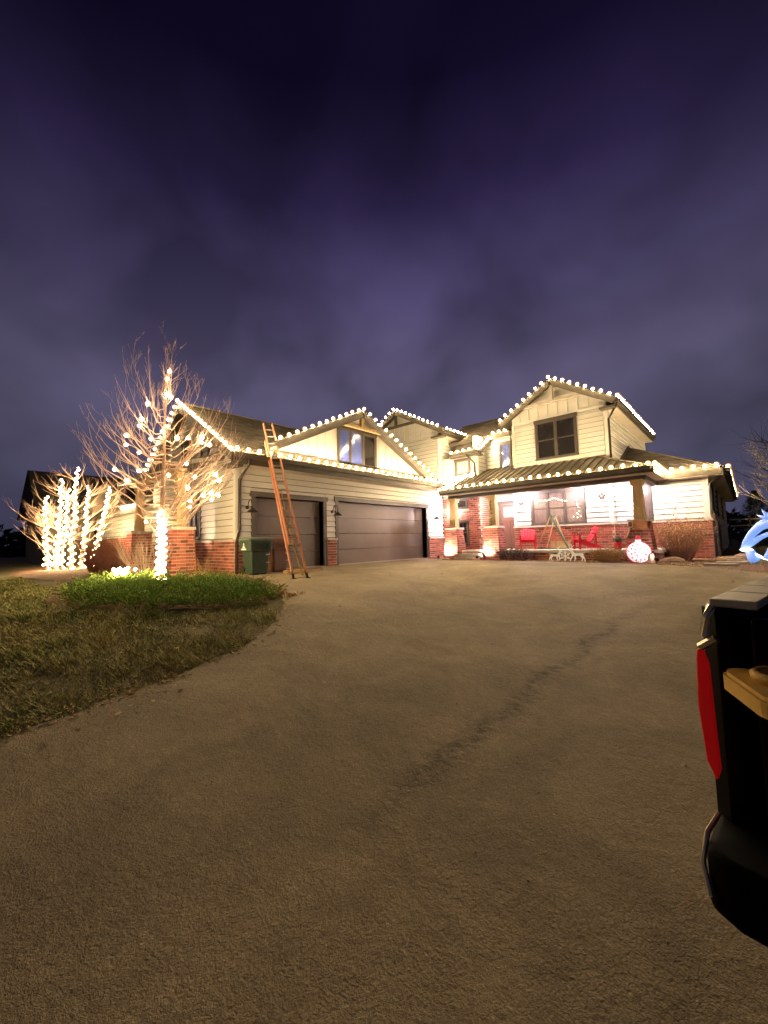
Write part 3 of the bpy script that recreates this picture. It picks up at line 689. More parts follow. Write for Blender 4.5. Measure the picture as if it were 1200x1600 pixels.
def pier(cx, cy, zt, wb=0.80, wt=0.56, z0=-0.02, post_top=2.74, post=True, pw=0.30, name='pier'):
    core = MB()
    def ring(w, z): return [(cx-w/2, cy-w/2, z), (cx+w/2, cy-w/2, z), (cx+w/2, cy+w/2, z), (cx-w/2, cy+w/2, z)]
    core.hexa(ring(wb-0.03, z0)+ring(wt-0.03, zt)); p = core.build(name, M['mortar'], house)
    mb = MB(); z = z0+0.01; k = 0
    while z < zt-0.03:
        z2 = min(z+0.078, zt-0.004)
        w1 = wb+(wt-wb)*(z-z0)/(zt-z0); w2_ = wb+(wt-wb)*(z2-z0)/(zt-z0)
        for side in range(4):
            # bricks along the side, from -w/2 to w/2
            q = -0.5-(0.13 if k % 2 else 0.0); n_ = 2.9
            while q < 0.5:
                a = max(-0.5, q)+0.012; b = min(0.5, q+1/n_)-0.012
                if b-a > 0.04:
                    j = R(-0.002, 0.006)
                    P = []
                    for (w, zz) in ((w1, z), (w2_, z2)):
                        for (t, off) in ((a, 0), (b, 0), (b, -0.03), (a, -0.03)):
                            u = t*w; v = -(w/2+off+j)
                            c_, s_ = [(1, 0), (0, 1), (-1, 0), (0, -1)][side]
                            P.append((cx+u*c_-v*s_, cy+u*s_+v*c_, zz))
                    mb.hexa(P)
                q += 1/n_
        z += 0.098; k += 1
    mb.build('brickwork', M['brick'], p, kind='stuff')
    cp_ = MB(); w = wt+0.08; cp_.hexa([(cx-w/2, cy-w/2, zt), (cx+w/2, cy-w/2, zt), (cx+w/2, cy+w/2, zt), (cx-w/2, cy+w/2, zt), (cx-w/2+.01, cy-w/2+.01, zt+0.085), (cx+w/2-.01, cy-w/2+.01, zt+0.085), (cx+w/2-.01, cy+w/2-.01, zt+0.085), (cx-w/2+.01, cy+w/2-.01, zt+0.085)])
    cp_.build('cap_stone', M['stone'], p)
    if post:
        pm = MB(); a = pw*1.05/2; b = pw*0.86/2; z1 = zt+0.085
        pm.hexa([(cx-a, cy-a, z1), (cx+a, cy-a, z1), (cx+a, cy+a, z1), (cx-a, cy+a, z1), (cx-b, cy-b, post_top-0.18), (cx+b, cy-b, post_top-0.18), (cx+b, cy+b, post_top-0.18), (cx-b, cy+b, post_top-0.18)])
        a = pw*1.2/2; pm.box(cx-a, cx+a, cy-a, cy+a, post_top-0.18, post_top-0.09); a = pw*1.32/2; pm.box(cx-a, cx+a, cy-a, cy+a, post_top-0.09, post_top-0.003)
        pm.build('post', M['wood'], p)
    return p
pier(-9.83, 15.62, 1.33); pier(-7.92, 15.7, 1.33, 0.84); pier(-2.62, 15.68, 1.33, 0.82, 0.58)
# side door porch piers and shed roof at the left
pier(-12.62, 4.78, 1.36, 0.74, 0.62, post_top=3.1, pw=0.26); pier(-16.3, 4.78, 1.36, 0.8, 0.62, post_top=3.1, pw=0.26)
sp = prof_roof((-17.3, 5.93, 3.72), (-12.1, 5.93, 3.72), (-17.3, 4.3, 3.28), (-12.1, 4.3, 3.28), th=0.12)
bmx = MB(); bmx.box(-17.0, -12.3, 4.62, 4.85, 3.1, 3.2); bmx.build('porch_beam', M['wood'], house)
# rear wing at the far left
W1 = Face('S', 6.02)
ww = backing(W1, -28, -18.55, 0, 2.7, (), 0.2); bricks(W1, -28, -18.55, 0, 1.36, bl=0.22, o=0.06); siding(W1, ww, -28, -18.55, 1.45, 2.55, m=M['siding'])
prof_roof((-28, 8.6, 4.3), (-18.6, 8.6, 4.3), (-28.2, 5.5, 2.62), (-18.6, 5.5, 2.62)); fascia((-28.2, 5.48, 2.6), (-18.6, 5.48, 2.6), 0.2)

# downspouts
def downspout(pts, r=0.04): mb = MB(); mb.tube(pts, r, 8); mb.build('downspout', M['black_metal'], house, smooth=False)
downspout([(-10.92, 6.1, EZ-0.2), (-10.95, 6.1, EZ-0.33), (-11.34, 6.02, 2.85), (-11.36, 6.02, 1.35), (-11.34, 6.0, 1.22), (-11.2, 5.86, 0.95), (-11.2, 5.86, 0.12), (-11.08, 5.8, 0.05)], 0.05)
downspout([(-9.75, 16.75, 4.95), (-9.6, 16.95, 4.7), (-9.5, 17.08, 4.55), (-9.5, 17.08, 3.9)])
downspout([(-3.36, 17.3, ZR-0.12), (-3.6, 17.3, 5.6), (-3.7, 17.3, 5.45), (-3.7, 17.3, 3.9)])
downspout([(-7.72, 17.3, 5.6), (-7.72, 17.3, 3.85)])
downspout([(hx+0.06, 17.9, hz-0.15), (-0.7, 17.85, 2.75), (-0.84, 17.85, 2.6), (-0.84, 17.85, 1.5), (-0.72, 17.8, 1.25), (-0.72, 17.8, 0.05)], 0.05)

# ------------------------------------------------------------------ lights
def ico(r, sub, zs=1.15):
    bm = bmesh.new(); bmesh.ops.create_icosphere(bm, subdivisions=sub, radius=r)
    for v in bm.verts: v.co.z *= zs
    me = bpy.data.meshes.new('bulb'); bm.to_mesh(me); bm.free()
    me.polygons.foreach_set('use_smooth', [True]*len(me.polygons)); return me
def halo_bulb(core, shell, m):  # bright core inside an added shell that draws its halo
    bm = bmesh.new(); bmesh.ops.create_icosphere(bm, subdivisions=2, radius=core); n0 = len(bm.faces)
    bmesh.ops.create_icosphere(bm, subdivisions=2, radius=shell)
    me = bpy.data.meshes.new('bulb'); bm.to_mesh(me); bm.free(); me.materials.append(m); me.materials.append(M['halo'])
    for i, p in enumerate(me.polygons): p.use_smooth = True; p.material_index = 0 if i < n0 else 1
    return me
am = bpy.data.materials.new('bulb_halo'); am.use_nodes = True; nt = am.node_tree; nt.nodes.clear()  # see-through orange emission, a painted glow around the bulbs
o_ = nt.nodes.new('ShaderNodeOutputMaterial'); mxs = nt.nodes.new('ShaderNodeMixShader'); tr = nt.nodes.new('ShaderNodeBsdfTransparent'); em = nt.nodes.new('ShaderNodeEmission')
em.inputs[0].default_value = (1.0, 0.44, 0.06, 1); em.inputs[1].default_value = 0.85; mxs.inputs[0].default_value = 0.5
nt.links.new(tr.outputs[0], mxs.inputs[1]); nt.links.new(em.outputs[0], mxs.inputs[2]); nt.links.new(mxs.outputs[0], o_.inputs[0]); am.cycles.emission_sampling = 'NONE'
M['halo'] = am
BULB = halo_bulb(0.045, 0.088, M['bulb'])
TBULB = halo_bulb(0.034, 0.058, M['bulb_tree'])
MINI = ico(0.034, 1); MINI.materials.append(M['bulb_mini'])
def resample(P, sp):
    P = [Vector(p) for p in P]; out = [P[0]]; acc = 0.0
    for a, b in zip(P[:-1], P[1:]):
        L = (b-a).length; t = sp-acc
        while t <= L: out.append(a+(b-a)*(t/L)); t += sp
        acc = (acc+L) % sp if L > 0 else acc
    return out
def light_string(label, P, sp=0.34, me=None, jit=0.012, group='warm bulb strings on the roof edges', lift=0.07, crad=0.008, name='string_lights'):
    pts = resample(P, sp); base = Vector(P[0])
    t = thing(name, label, 'string lights', base, group=group)
    cb = MB(); cb.tube([Vector(p)-base for p in P], crad, 4); cb.build('cord', M['cord'], t)
    for p in pts:
        o = link('bulb', me or BULB, t); o.location = p-base+Vector((R(-jit, jit), R(-jit, jit), lift+R(-jit, jit)))
    return t
GE = EZ+0.03
light_string('row of warm bulbs along the long garage eave above both doors', [(EX+0.06, 5.7, GE), (EX+0.06, 16.9, GE)], 0.375)
light_string('row of warm bulbs up both slopes of the side gable behind the wrapped tree', [(EX, 5.52, GE), (APX, 5.52, RZ+0.03), (-18.88, 5.52, GE)], 0.33)
light_string('row of warm bulbs over the peak of the garage gable', [(FX+0.05, dl[0]+.1, dl[1]+0.07), (FX+0.05, DA[0], DA[1]+0.05), (FX+0.05, dr[0]-.1, dr[1]+0.08)], 0.36)
light_string('row of warm bulbs over the peak of the gable just right of the garage gable', [(-15.6, 16.62, A2[1]-.8), (A2[0], 16.62, A2[1]+0.03), (X2, 16.62, Z2+0.03)], 0.33)
light_string('short row of warm bulbs on the gutter between the two middle gables', [(X2+0.08, 16.9, Z2), (X2+0.08, 20.4, Z2)], 0.36)
light_string('row of five warm bulbs above the small upper window', [(-10.6, 16.8, 5.12), (-9.2, 16.8, 5.12)], 0.34)
light_string('slanting row of warm bulbs up the short rake left of the narrow blue window', [(-9.05, 16.95, 5.17), (-9.0, 18.0, 5.94)], 0.19)
light_string('three warm bulbs above the narrow blue upper window', [(-8.85, 17.8, 5.97), (-8.2, 17.8, 5.97)], 0.32)
light_string('row of warm bulbs over the peak of the tall front gable', [(XL+.05, 17.0, ZL+0.06), (A3[0], 17.0, A3[1]+0.04), (XR, 17.0, ZR+0.04)], 0.33)
light_string('dense streak of warm bulbs along the upper right gutter', [(XR+0.1, 17.15, ZR+0.02), (XR+0.1, 25.5, ZR+0.02)], 0.30)
light_string('row of warm bulbs along the front edge of the metal porch roof', [(-10.1, PY-0.1, PZ+0.02), (-2.15, PY-0.1, PZ+0.02)], 0.345)
light_string('row of warm bulbs up the left edge of the metal porch roof', [(-10.12, PY+0.25, PZ+0.12), (-10.12, 17.1, pz(17.1)+0.04), (-9.5, 17.12, pz(17.1)+0.05)], 0.30)
light_string('dense streak of warm bulbs on the short right edge of the porch roof', [(-2.02, 15.05, PZ+0.02), (-2.02, 17.5, PZ+0.02)], 0.2)
light_string('four warm bulbs on the low eave left of the right corner', [(-1.85, hy-0.08, hz+0.02), (-0.6, hy-0.08, hz+0.02)], 0.31)
light_string('dense streak of warm bulbs down the far right gutter', [(hx+0.12, hy+0.4, hz+0.0), (hx+0.12, 33.2, hz+0.0)], 0.42)
light_string('streak of warm bulbs on the low rear eave left of the wrapped tree', [(-21.0, 5.42, 2.6), (-18.6, 5.42, 2.6)], 0.26)

WB = ico(0.022, 1); WB.materials.append(M['lamp_w'])
light_string('small warm lights strung across the top of the porch window', [(-6.62, 17.31, 2.50), (-6.25, 17.31, 2.45), (-5.95, 17.31, 2.52), (-5.55, 17.31, 2.40), (-5.38, 17.31, 2.38)], .075, WB, .02, 'lights in the porch window', 0, .004)
light_string('small warm lights scattered in the right pane of the porch window', [(-5.12, 17.31, 2.42), (-4.98, 17.31, 2.5), (-5.08, 17.31, 2.2), (-4.96, 17.31, 1.95), (-5.1, 17.31, 1.8), (-4.93, 17.31, 1.72), (-5.15, 17.31, 1.66), (-5.2, 17.31, 1.7)], .13, WB, .03, 'lights in the porch window', 0, .004)
def spot(name, loc, target, energy, size, color=(1, 0.86, 0.78), blend=0.6, radius=0.05, parent=None):
    d = bpy.data.lights.new(name, 'SPOT'); o = bpy.data.objects.new(name, d); C.objects.link(o)
    d.energy = energy; d.spot_size = radians(size); d.spot_blend = blend; d.color = color; d.shadow_soft_size = radius
    v = Vector(target)-Vector(loc); o.rotation_euler = v.to_track_quat('-Z', 'Y').to_euler(); o.location = loc
    return o
# porch ceiling can lights
PC = (1.0, 0.80, 0.80)
M['lamp_on'] = emis('lamp_face', (1.0, 0.82, 0.8), 30)
for i, (x, y, z, en, lab) in enumerate(((-8.45, 16.9, 2.7, 140, 'round recessed light glowing before the front door'),
                          (-7.1, 16.75, 2.9, 115, 'round recessed light in the porch ceiling above the left red chair'), (-5.0, 16.75, 2.9, 115, 'round recessed light in the porch ceiling above the right red chair'), (-3.0, 16.8, 2.86, 165, 'round recessed light in the porch ceiling beside the right post'))):
    t = thing('ceiling_light', lab, 'ceiling light', (x, y, z), group='recessed porch lights')
    rm = MB(); rm.lathe([(0.10, 0.0), (0.10, 0.02), (0.075, 0.03)], n=16); rm.build('rim', M['stone'], t)
    if i == 0:
        gb = ico(0.11, 2, 1.0); gb.materials.append(M['lamp_on']); o = link('globe', gb, t); o.location = (0, 0, -0.06)
    else:
        ds = MB(); ds.lathe([(0.07, -0.006), (0.07, -0.001)], n=14); ds.build('diffuser', M['lamp_on'], t)
    d = bpy.data.lights.new('porch_lamp', 'POINT'); l = bpy.data.objects.new('porch_lamp', d); C.objects.link(l); l.parent = t
    l.location = (0, 0, -0.2 if i == 0 else -0.12); d.energy = en; d.color = PC; d.shadow_soft_size = 0.05
    
t = thing('wall_sconce', 'small lit sconce on the brick entry wall hidden behind the left porch post', 'sconce', (-10.80, 17.09, 2.25))
q = MB(); q.lathe([(.05, -.10), (.06, -.09), (.06, .09), (.05, .10)], n=12); q.build('shade', M['lamp_on'], t)
q = MB(); q.box(-.04, .04, .02, .1, -.08, .08); q.build('wall_plate', M['black_metal'], t)
d = bpy.data.lights.new('sconce_lamp', 'POINT'); l = bpy.data.objects.new('sconce_lamp', d); C.objects.link(l); l.parent = t; l.location = (0.0, -.12, 0); d.energy = 170; d.color = PC; d.shadow_soft_size = 0.05
# ------------------------------------------------------------------ wall lamps
def wall_lamp(loc, label):
    t = thing('wall_lamp', label, 'wall lamp', loc, group='gooseneck lamps beside the garage doors')
    a = MB(); a.lathe([(0.055, -0.012), (0.055, 0.012)], n=12)
    a.v = [(z, x, y) for x, y, z in a.v]; a.build('wall_plate', M['black_metal'], t)
    pts = [(0.01, 0, 0)]
    for k in range(13):
        q = k/12*pi; pts.append((0.06+0.13*(1-cos(q)), 0, 0.06+0.16*sin(q)+0.02*(k/12)))
    pts = [(0.01, 0, 0), (0.05, 0, 0.02)]+pts[2:]+[(0.33, 0, -0.02)]
    g_ = MB(); g_.tube(pts, 0.014, 7); g_.build('gooseneck', M['black_metal'], t, smooth=True)
    s = MB(); s.lathe([(0.015, 0.02), (0.03, 0.0), (0.04, -0.04), (0.10, -0.07), (0.165, -0.12), (0.17, -0.135), (0.155, -0.125), (0.09, -0.08), (0.0, -0.06)], (0.33, 0, -0.02), 18)
    s.build('lamp_shade', M['black_metal'], t, smooth=True)
    return t
l0 = wall_lamp((-11.40, 6.30, 2.02), 'black gooseneck lamp left of the narrow garage door beside the downspout')
copy_thing(l0, (-11.40, 9.72, 2.02), 0, 'black gooseneck lamp between the two garage doors')
copy_thing(l0, (-11.40, 16.05, 2.06), 0, 'black gooseneck lamp right of the wide garage door')

# ------------------------------------------------------------------ ladder
M['fiber'] = mat('orange_fibreglass', (0.72, 0.34, 0.20), 0.5, 0.15, 8); M['alu'] = mat('aluminium', (0.55, 0.50, 0.42), 0.35, 0.1, 8, metal=0.6); M['yellow'] = mat('yellow_paint', (0.72, 0.42, 0.03), 0.5)
f1 = Vector((-8.5, 5.96, -0.02)); f2 = Vector((-8.38, 6.30, -0.02)); t1 = Vector((-11.0, 6.77, 3.70)); t2 = Vector((-10.98, 7.17, 3.75))
lad = thing('extension_ladder', 'tall orange extension ladder leaning on the garage eave', 'ladder', (-8.45, 6.1, 0))
def LP(a, b, t): return a+(b-a)*t-Vector((-8.45, 6.1, 0))
nrm = (t1-f1).cross(f2-f1).normalized()
if nrm.x < 0: nrm = -nrm
for (a, b) in ((f1, t1), (f2, t2)):
    m_ = MB(); m_.bar(LP(a, b, 0.03), LP(a, b, 1.13), 0.042, 0.095, up=nrm); m_.build('rail', M['fiber'], lad)
    m_ = MB(); p = LP(a, b, 0.0); m_.bar(LP(a, b, 0.05)+nrm*0.0, p+Vector((0, 0, 0.0)), 0.045, 0.07, up=nrm); m_.bar(p+Vector((-.06, 0, 0.012)), p+Vector((.07, 0, 0.012)), 0.07, 0.024); m_.build('foot', M['black_metal'], lad)
off = nrm*0.075
for (a, b) in ((f1, t1), (f2, t2)):
    side = (f2-f1).normalized()*(0.045 if a is f1 else -0.03)
    m_ = MB(); m_.bar(LP(a, b, 0.22)+off+side, LP(a, b, 1.31)+off+side, 0.036, 0.085, up=nrm); m_.build('fly_rail', M['fiber'], lad)
for i in range(14):
    t = 0.07+i*0.0745
    m_ = MB(); m_.tube([LP(f1, t1, t), LP(f2, t2, t)], 0.017, 7); m_.build('rung', M['alu'], lad)
for i in range(14):
    t = 0.27+i*0.0745
    s1 = (f2-f1).normalized()*0.045
    m_ = MB(); m_.tube([LP(f1, t1, t)+off+s1, LP(f2, t2, t)+off-s1*0.6], 0.017, 7); m_.build('fly_rung', M['alu'], lad)
m_ = MB(); cc = (f1+f2)/2; ct = (t1+t2)/2; m_.tube([LP(cc, ct, 0.66)-nrm*0.03, LP(cc, ct, 0.35)-nrm*0.04, LP(cc+(f2-f1)*.2, ct, 0.02)-nrm*0.03], 0.018, 6); m_.build('strap', M['yellow'], lad)
m_ = MB(); m_.tube([LP(f2, t2, 0.42)-nrm*.02, LP(f2, t2, 0.38)+Vector((0, .04, 0)), LP(f2, t2, .33), LP(f2, t2, .36)+Vector((.03, -.05, 0)), LP(f2, t2, .42)], 0.010, 5); m_.build('rope', M['alu'], lad)

# board under the ladder
M['ply'] = mat('raw_lumber', (0.60, 0.40, 0.14), 0.7, 0.15, 6, 0.2, 30, stretch=(1, 5, 1))
bs = thing('lumber_stack', 'short yellow lumber boards lying behind the ladder feet', 'boards', (-9.7, 6.9, 0.03))
for i, (dx, dy, a, L_, z) in enumerate(((0, 0, 1.75, 0.9, 0), (0.14, 0.02, 1.72, 0.95, 0), (0.05, -0.08, 1.77, .8, 0.05), (0.05, 0.62, 1.7, 0.5, 0.0))):
    m_ = MB(); d = Vector((cos(a), sin(a), 0))*L_/2; c = Vector((dx, dy, z+0.03)); m_.bar(c-d, c+d, 0.12, 0.045); m_.build('board', M['ply'], bs)

# ------------------------------------------------------------------ wheeled bins
def bin_(loc, rz, label, mb_m, lid_m, logo):
    t = thing('wheeled_bin', label, 'wheeled bin', loc, rz, group='wheeled bins beside the garage door')
    b = MB(); sec = [(0.0, .20, .22), (0.06, .235, .255), (0.82, .285, .31), (0.95, .30, .33)]
    def ringp(hx_, hy_, z, n=5):
        out = []; r = 0.07
        for cx_, cy_, a0 in ((hx_-r, hy_-r, 0), (-hx_+r, hy_-r, pi/2), (-hx_+r, -hy_+r, pi), (hx_-r, -hy_+r, 1.5*pi)):
            for k in range(n): a = a0+k/(n-1)*pi/2; out.append((cx_+r*cos(a), cy_+r*sin(a), z))
        return out
    def loft(rings):
        m = MB(); n = len(rings[0])
        for r_ in rings: m.v += r_
        for i in range(len(rings)-1):
            for j in range(n): j2 = (j+1) % n; m.f.append((i*n+j, i*n+j2, (i+1)*n+j2, (i+1)*n+j))
        m.f.append(tuple(reversed(range(n)))); m.f.append(tuple((len(rings)-1)*n+j for j in range(n))); return m
    loft([ringp(x_, y_, z) for z, x_, y_ in sec[:3]]).build('body', mb_m, t)
    loft([ringp(.305, .33, 0.66), ringp(.325, .35, 0.68), ringp(.335, .36, 0.93), ringp(.33, .355, 0.96)]).build('collar', mb_m, t)
    loft([ringp(.345, .375, 0.962), ringp(.355, .385, 0.985), ringp(.34, .37, 1.02), ringp(.24, .26, 1.06)]).build('lid', lid_m, t)
    h_ = MB(); h_.tube([(-.36, -.2, 0.9), (-.42, -.2, 0.93), (-.42, .2, .93), (-.36, .2, .9)], 0.018, 6); h_.build('handle', lid_m, t)
    for s in (-1, 1):
        w = MB(); w.lathe([(0.02, -0.03), (0.11, -0.03), (0.125, -0.015), (0.125, 0.015), (0.11, 0.03), (0.02, 0.03)], n=18); w.v = [(x_-.24, z_+s*.29, y_+0.125) for x_, y_, z_ in w.v]; w.build('wheel', M['black_metal'], t)
    rb = MB()
    for i in range(9): rb.box(.336, .350, -.20+i*.05, -.18+i*.05, .72, .90)
    rb.box(.336, .352, -.26, .26, .905, .925); rb.build('grip_rib', mb_m, t)
    lb_ = MB(); lb_.bar((.302, .14, .34), (.302, .24, .35), 0.012, 0.02); lb_.bar((.318, .12, .56), (.318, .24, .57), .012, .035); lb_.build('warning_label', M['alu'], t)
    if logo:
        lm = MB()   # printed emblem on the side facing -y
        lm.box(-.16, .10, -.3605, -.357, .70, .745)
        lm.lathe([(0.045, -0.001), (0.045, 0.001)], n=14); k = 28
        lm.v[-k:] = [(x_-.03, -.3600+z_, y_+.80) for x_, y_, z_ in lm.v[-k:]]
        lm.lathe([(0.03, -0.001), (0.03, 0.001)], n=12); k = 24
        lm.v[-k:] = [(x_-.03, -.3600+z_, y_+.862) for x_, y_, z_ in lm.v[-k:]]
        lm.box(-.10, -.07, -.3595, -.357, .75, .79); lm.box(.01, .04, -.3595, -.357, .75, .79)
        lm.build('emblem', M['logo'], t)
    return t
M['bin_green'] = mat('bin_green', (0.030, 0.062, 0.040), 0.45, 0.15, 6, 0.1, 60); M['bin_green_lid'] = mat('bin_green_lid', (0.10, 0.15, 0.10), 0.5, 0.15, 6)
M['bin_brown'] = mat('bin_brown', (0.17, 0.08, 0.05), 0.5, 0.15, 6); M['bin_red_lid'] = mat('bin_brown_lid', (0.22, 0.09, 0.06), 0.5, 0.15, 6); M['logo'] = mat('white_print', (0.75, 0.78, 0.72), 0.6)
bin_((-10.33, 5.98, 0.02), 0.0, 'green wheeled bin with white emblem at the garage corner', M['bin_green'], M['bin_green_lid'], True)
bin_((-10.85, 6.95, 0.02), 0.05, 'dark brown wheeled bin behind the ladder', M['bin_brown'], M['bin_red_lid'], False)

# ------------------------------------------------------------------ porch furniture
M['red'] = mat('red_plastic', (0.72, 0.022, 0.055), 0.45, 0.08, 6)
def chair(loc, rz, label):
    t = thing('adirondack_chair', label, 'chair', loc, rz, group='red chairs on the porch')  # faces +x locally
    for i in range(5):
        y = -.21+i*.105; m_ = MB(); m_.bar((-.10, y, .28), (-.42, y*1.12, .88-abs(i-2)*.03), .095, .022, up=(1, 0, .5)); m_.build('back_slat', M['red'], t)
    for i in range(6):
        f = i/5; m_ = MB(); m_.box(.32-f*.42-.035, .32-f*.42+.035, -.27, .27, .385-f*.10, .405-f*.10); m_.build('seat_slat', M['red'], t)
    for s in (-1, 1):
        m_ = MB(); m_.box(.26, .34, s*.29-.018, s*.29+.018, 0, .55); m_.build('leg', M['red'], t)
        m_ = MB(); m_.bar((.32, s*.262, .34), (-.46, s*.262, .05), .025, .11); m_.build('side_rail', M['red'], t)
        m_ = MB(); m_.box(-.34, .42, s*.32-.065, s*.32+.065, .555, .58); m_.build('armrest', M['red'], t)
        m_ = MB(); m_.box(-.30, -.24, s*.30-.018, s*.30+.018, .12, .55); m_.build('leg', M['red'], t)
    m_ = MB(); m_.box(-.30, -.255, -.28, .28, .44, .52); m_.build('back_brace', M['red'], t)
    return t
c0 = chair((-6.85, 16.55, PF), -1.22, 'red slatted chair facing forward beside the front door')
copy_thing(c0, (-4.55, 16.35, PF), pi+.62, 'red slatted chair turned sideways right of the swing frame')
M['green_metal'] = mat('green_tube', (0.09, 0.20, 0.15), 0.4, 0.1, 5)
sw = thing('swing_frame', 'green and brown A shaped swing frame between the red chairs', 'swing frame', (-5.88, 16.6, PF))
for k, (yy, mm_) in enumerate(((0, 'green_metal'), (0.55, 'wood'))):
    if k == 0:
        m_ = MB(); m_.bar((0.02, yy, 1.36), (0.64, yy, 0.02), .045, .06); m_.build('leg', M['green_metal'], sw)
        m_ = MB(); m_.bar((0.02, yy, 1.36), (-.64, yy, 0.02), .04, .05); m_.build('leg', M['wood'], sw)
        m_ = MB(); m_.bar((-.66, yy, .03), (.66, yy, .03), .04, .045); m_.build('foot_bar', M['green_metal'], sw)
    else:
        for s in (-1, 1):
            m_ = MB(); m_.bar((0, yy, 1.36), (s*.42, yy, 0.02), .035, .04); m_.build('leg', M['wood'], sw)
m_ = MB(); m_.bar((0.0, -.03, 1.35), (0.0, .6, 1.35), .05, .05); m_.build('top_bar', M['green_metal'], sw)
st_ = thing('planter_box', 'low wooden planter box against the brick under the porch window', 'planter', (-5.72, 17.15, PF))
m_ = MB(); m_.box(-.38, .38, -.09, .09, 0.0, .30); m_.build('box', M['wood'], st_); m_ = MB(); m_.box(-.40, .40, -.10, .10, .301, .33); m_.build('rim', M['wood'], st_)
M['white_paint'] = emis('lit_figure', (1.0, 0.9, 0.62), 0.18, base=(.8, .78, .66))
def star(loc, r, label):
    t = thing('star_ornament', label, 'star ornament', loc, group='stars on the porch wall')
    m_ = MB()
    def P(k, rr): a = pi/2+k*pi/5; return Vector((rr*cos(a), 0, rr*sin(a)))
    for k in range(10):
        a = P(k, r if k % 2 == 0 else r*.42); b = P(k+1, r if (k+1) % 2 == 0 else r*.42); m_.bar(a, b, .026, .026)
    m_.build('star', M['rust'], t); m_ = MB(); m_.tube([(0, 0, r), (0, 0.0, r+.30)], .004, 4); m_.build('hanger', M['rust'], t)
M['rust'] = mat('rusty_metal', (0.10, 0.04, 0.03), 0.6)
star((-7.4, 17.34, 2.42), .105, 'small open metal star hanging left of the porch window'); star((-4.12, 17.34, 2.44), .13, 'larger open metal star hanging right of the porch window')
# garland with lights on post by the door
gt = thing('garland', 'dark hanging garland on the wooden post beside the steps', 'garland', (-7.92, 15.50, 1.45), group=None)
M['pine'] = mat('pine_green', (0.035, 0.055, 0.02), 0.8, 0.3, 20)
m_ = MB()
for i in range(170):
    z = R(0, 1.05); w = .05+.07*max(0, 1-z*1.8)+.02*sin(z*14); a = R(0, 6.28); p = Vector((R(-w, w), -.04+R(-.03, .02), z)); d = Vector((cos(a)*.6, -abs(sin(a))*.5, R(-.8, .3))).normalized()*.06
    m_.bar(p, p+d, .010, .006)
m_.build('foliage', M['pine'], gt); m_ = MB(); m_.tube([(0, -.03, 0), (0, -.03, 1.1)], .008, 5); m_.build('wire', M['cord'], gt)
pt = thing('potted_plant', 'red pot with frosted greenery at the porch edge', 'potted plant', (-3.34, 15.75, PF))
m_ = MB(); m_.lathe([(.08, 0), (.12, .04), (.115, .2), (.135, .27), (.12, .27), (.1, .23), (0, .22)], n=16); m_.build('pot', M['red'], pt, smooth=True)
M['sage'] = mat('frosted_green', (0.17, 0.20, 0.13), 0.8, 0.3, 12)
m_ = MB()
for i in range(140):
    a = R(0, 6.28); e_ = R(.2, 1.4); L_ = R(.12, .27); d = Vector((cos(a)*cos(e_), sin(a)*cos(e_), sin(e_)))*L_; b_ = Vector((0, 0, .24)); m_.bar(b_+d*.3, b_+d, .02, .006)
m_.build('foliage', M['sage'], pt)
# ornament decoration
oc = (-2.56, 14.75, 0)
M['orn_white'] = emis('ornament_white', (1.0, 0.84, 0.84), 1.0); M['orn_red'] = emis('ornament_red', (0.9, 0.03, 0.10), 0.5, base=(.7, .02, .05))
ot = thing('ornament_sign', 'round white glowing ornament decoration with red snowflake pattern before the brick pier', 'ornament', oc, radians(4))
m_ = MB(); m_.lathe([(.29, -.03), (.32, -.018), (.32, .018), (.29, .03)], n=36); m_.v = [(x_, z_, y_+.34) for x_, y_, z_ in m_.v]; m_.build('disc', M['orn_white'], ot)
m_ = MB(); m_.lathe([(.325, -.02), (.345, -.02), (.345, .02), (.325, .02)], n=36); m_.f = m_.f[:-2]; m_.v = [(x_, z_, y_+.34) for x_, y_, z_ in m_.v]; m_.build('rim', M['orn_red'], ot)
m_ = MB(); m_.box(-.075, .075, -.03, .03, .655, .73); m_.build('cap', M['orn_white'], ot)
m_ = MB(); m_.tube([(.055*cos(k/12*2*pi), 0, .79+.055*sin(k/12*2*pi)) for k in range(13)], .016, 6); m_.build('loop', M['orn_red'], ot)
def flake(mb, cx, cz, r, y=-.036):
    for k in range(3):
        a = k*pi/3+.3; d = Vector((cos(a), 0, sin(a)))*r; c = Vector((cx, y, cz)); mb.bar(c-d, c+d, .014, .010, up=(0, 1, 0))
m_ = MB(); random.seed(3)
for (a, rr, s) in ((2.6, .22, .05), (2.2, .26, .035), (3.0, .27, .04), (3.4, .20, .06), (3.9, .24, .05), (4.4, .25, .045), (4.9, .24, .05), (5.3, .26, .04), (3.3, .10, .04), (4.3, .12, .05), (2.4, .12, .035), (1.6, .25, .03), (0.4, .25, .03), (5.9, .2, .035), (1.0, .12, .035)): flake(m_, rr*cos(a), .34+rr*sin(a), s)
for k in range(10):
    a = pi*1.05+k*.16; m_.bar((.285*cos(a), -.036, .34+.285*sin(a)), (.285*cos(a+.1), -.036, .34+.285*sin(a+.1)), .03, .01, up=(0, 1, 0))
m_.build('snowflake_print', M['orn_red'], ot)
m_ = MB(); m_.tube([(0, .02, -.02), (0, .02, .06)], .012, 6); m_.build('stake', M['black_metal'], ot)
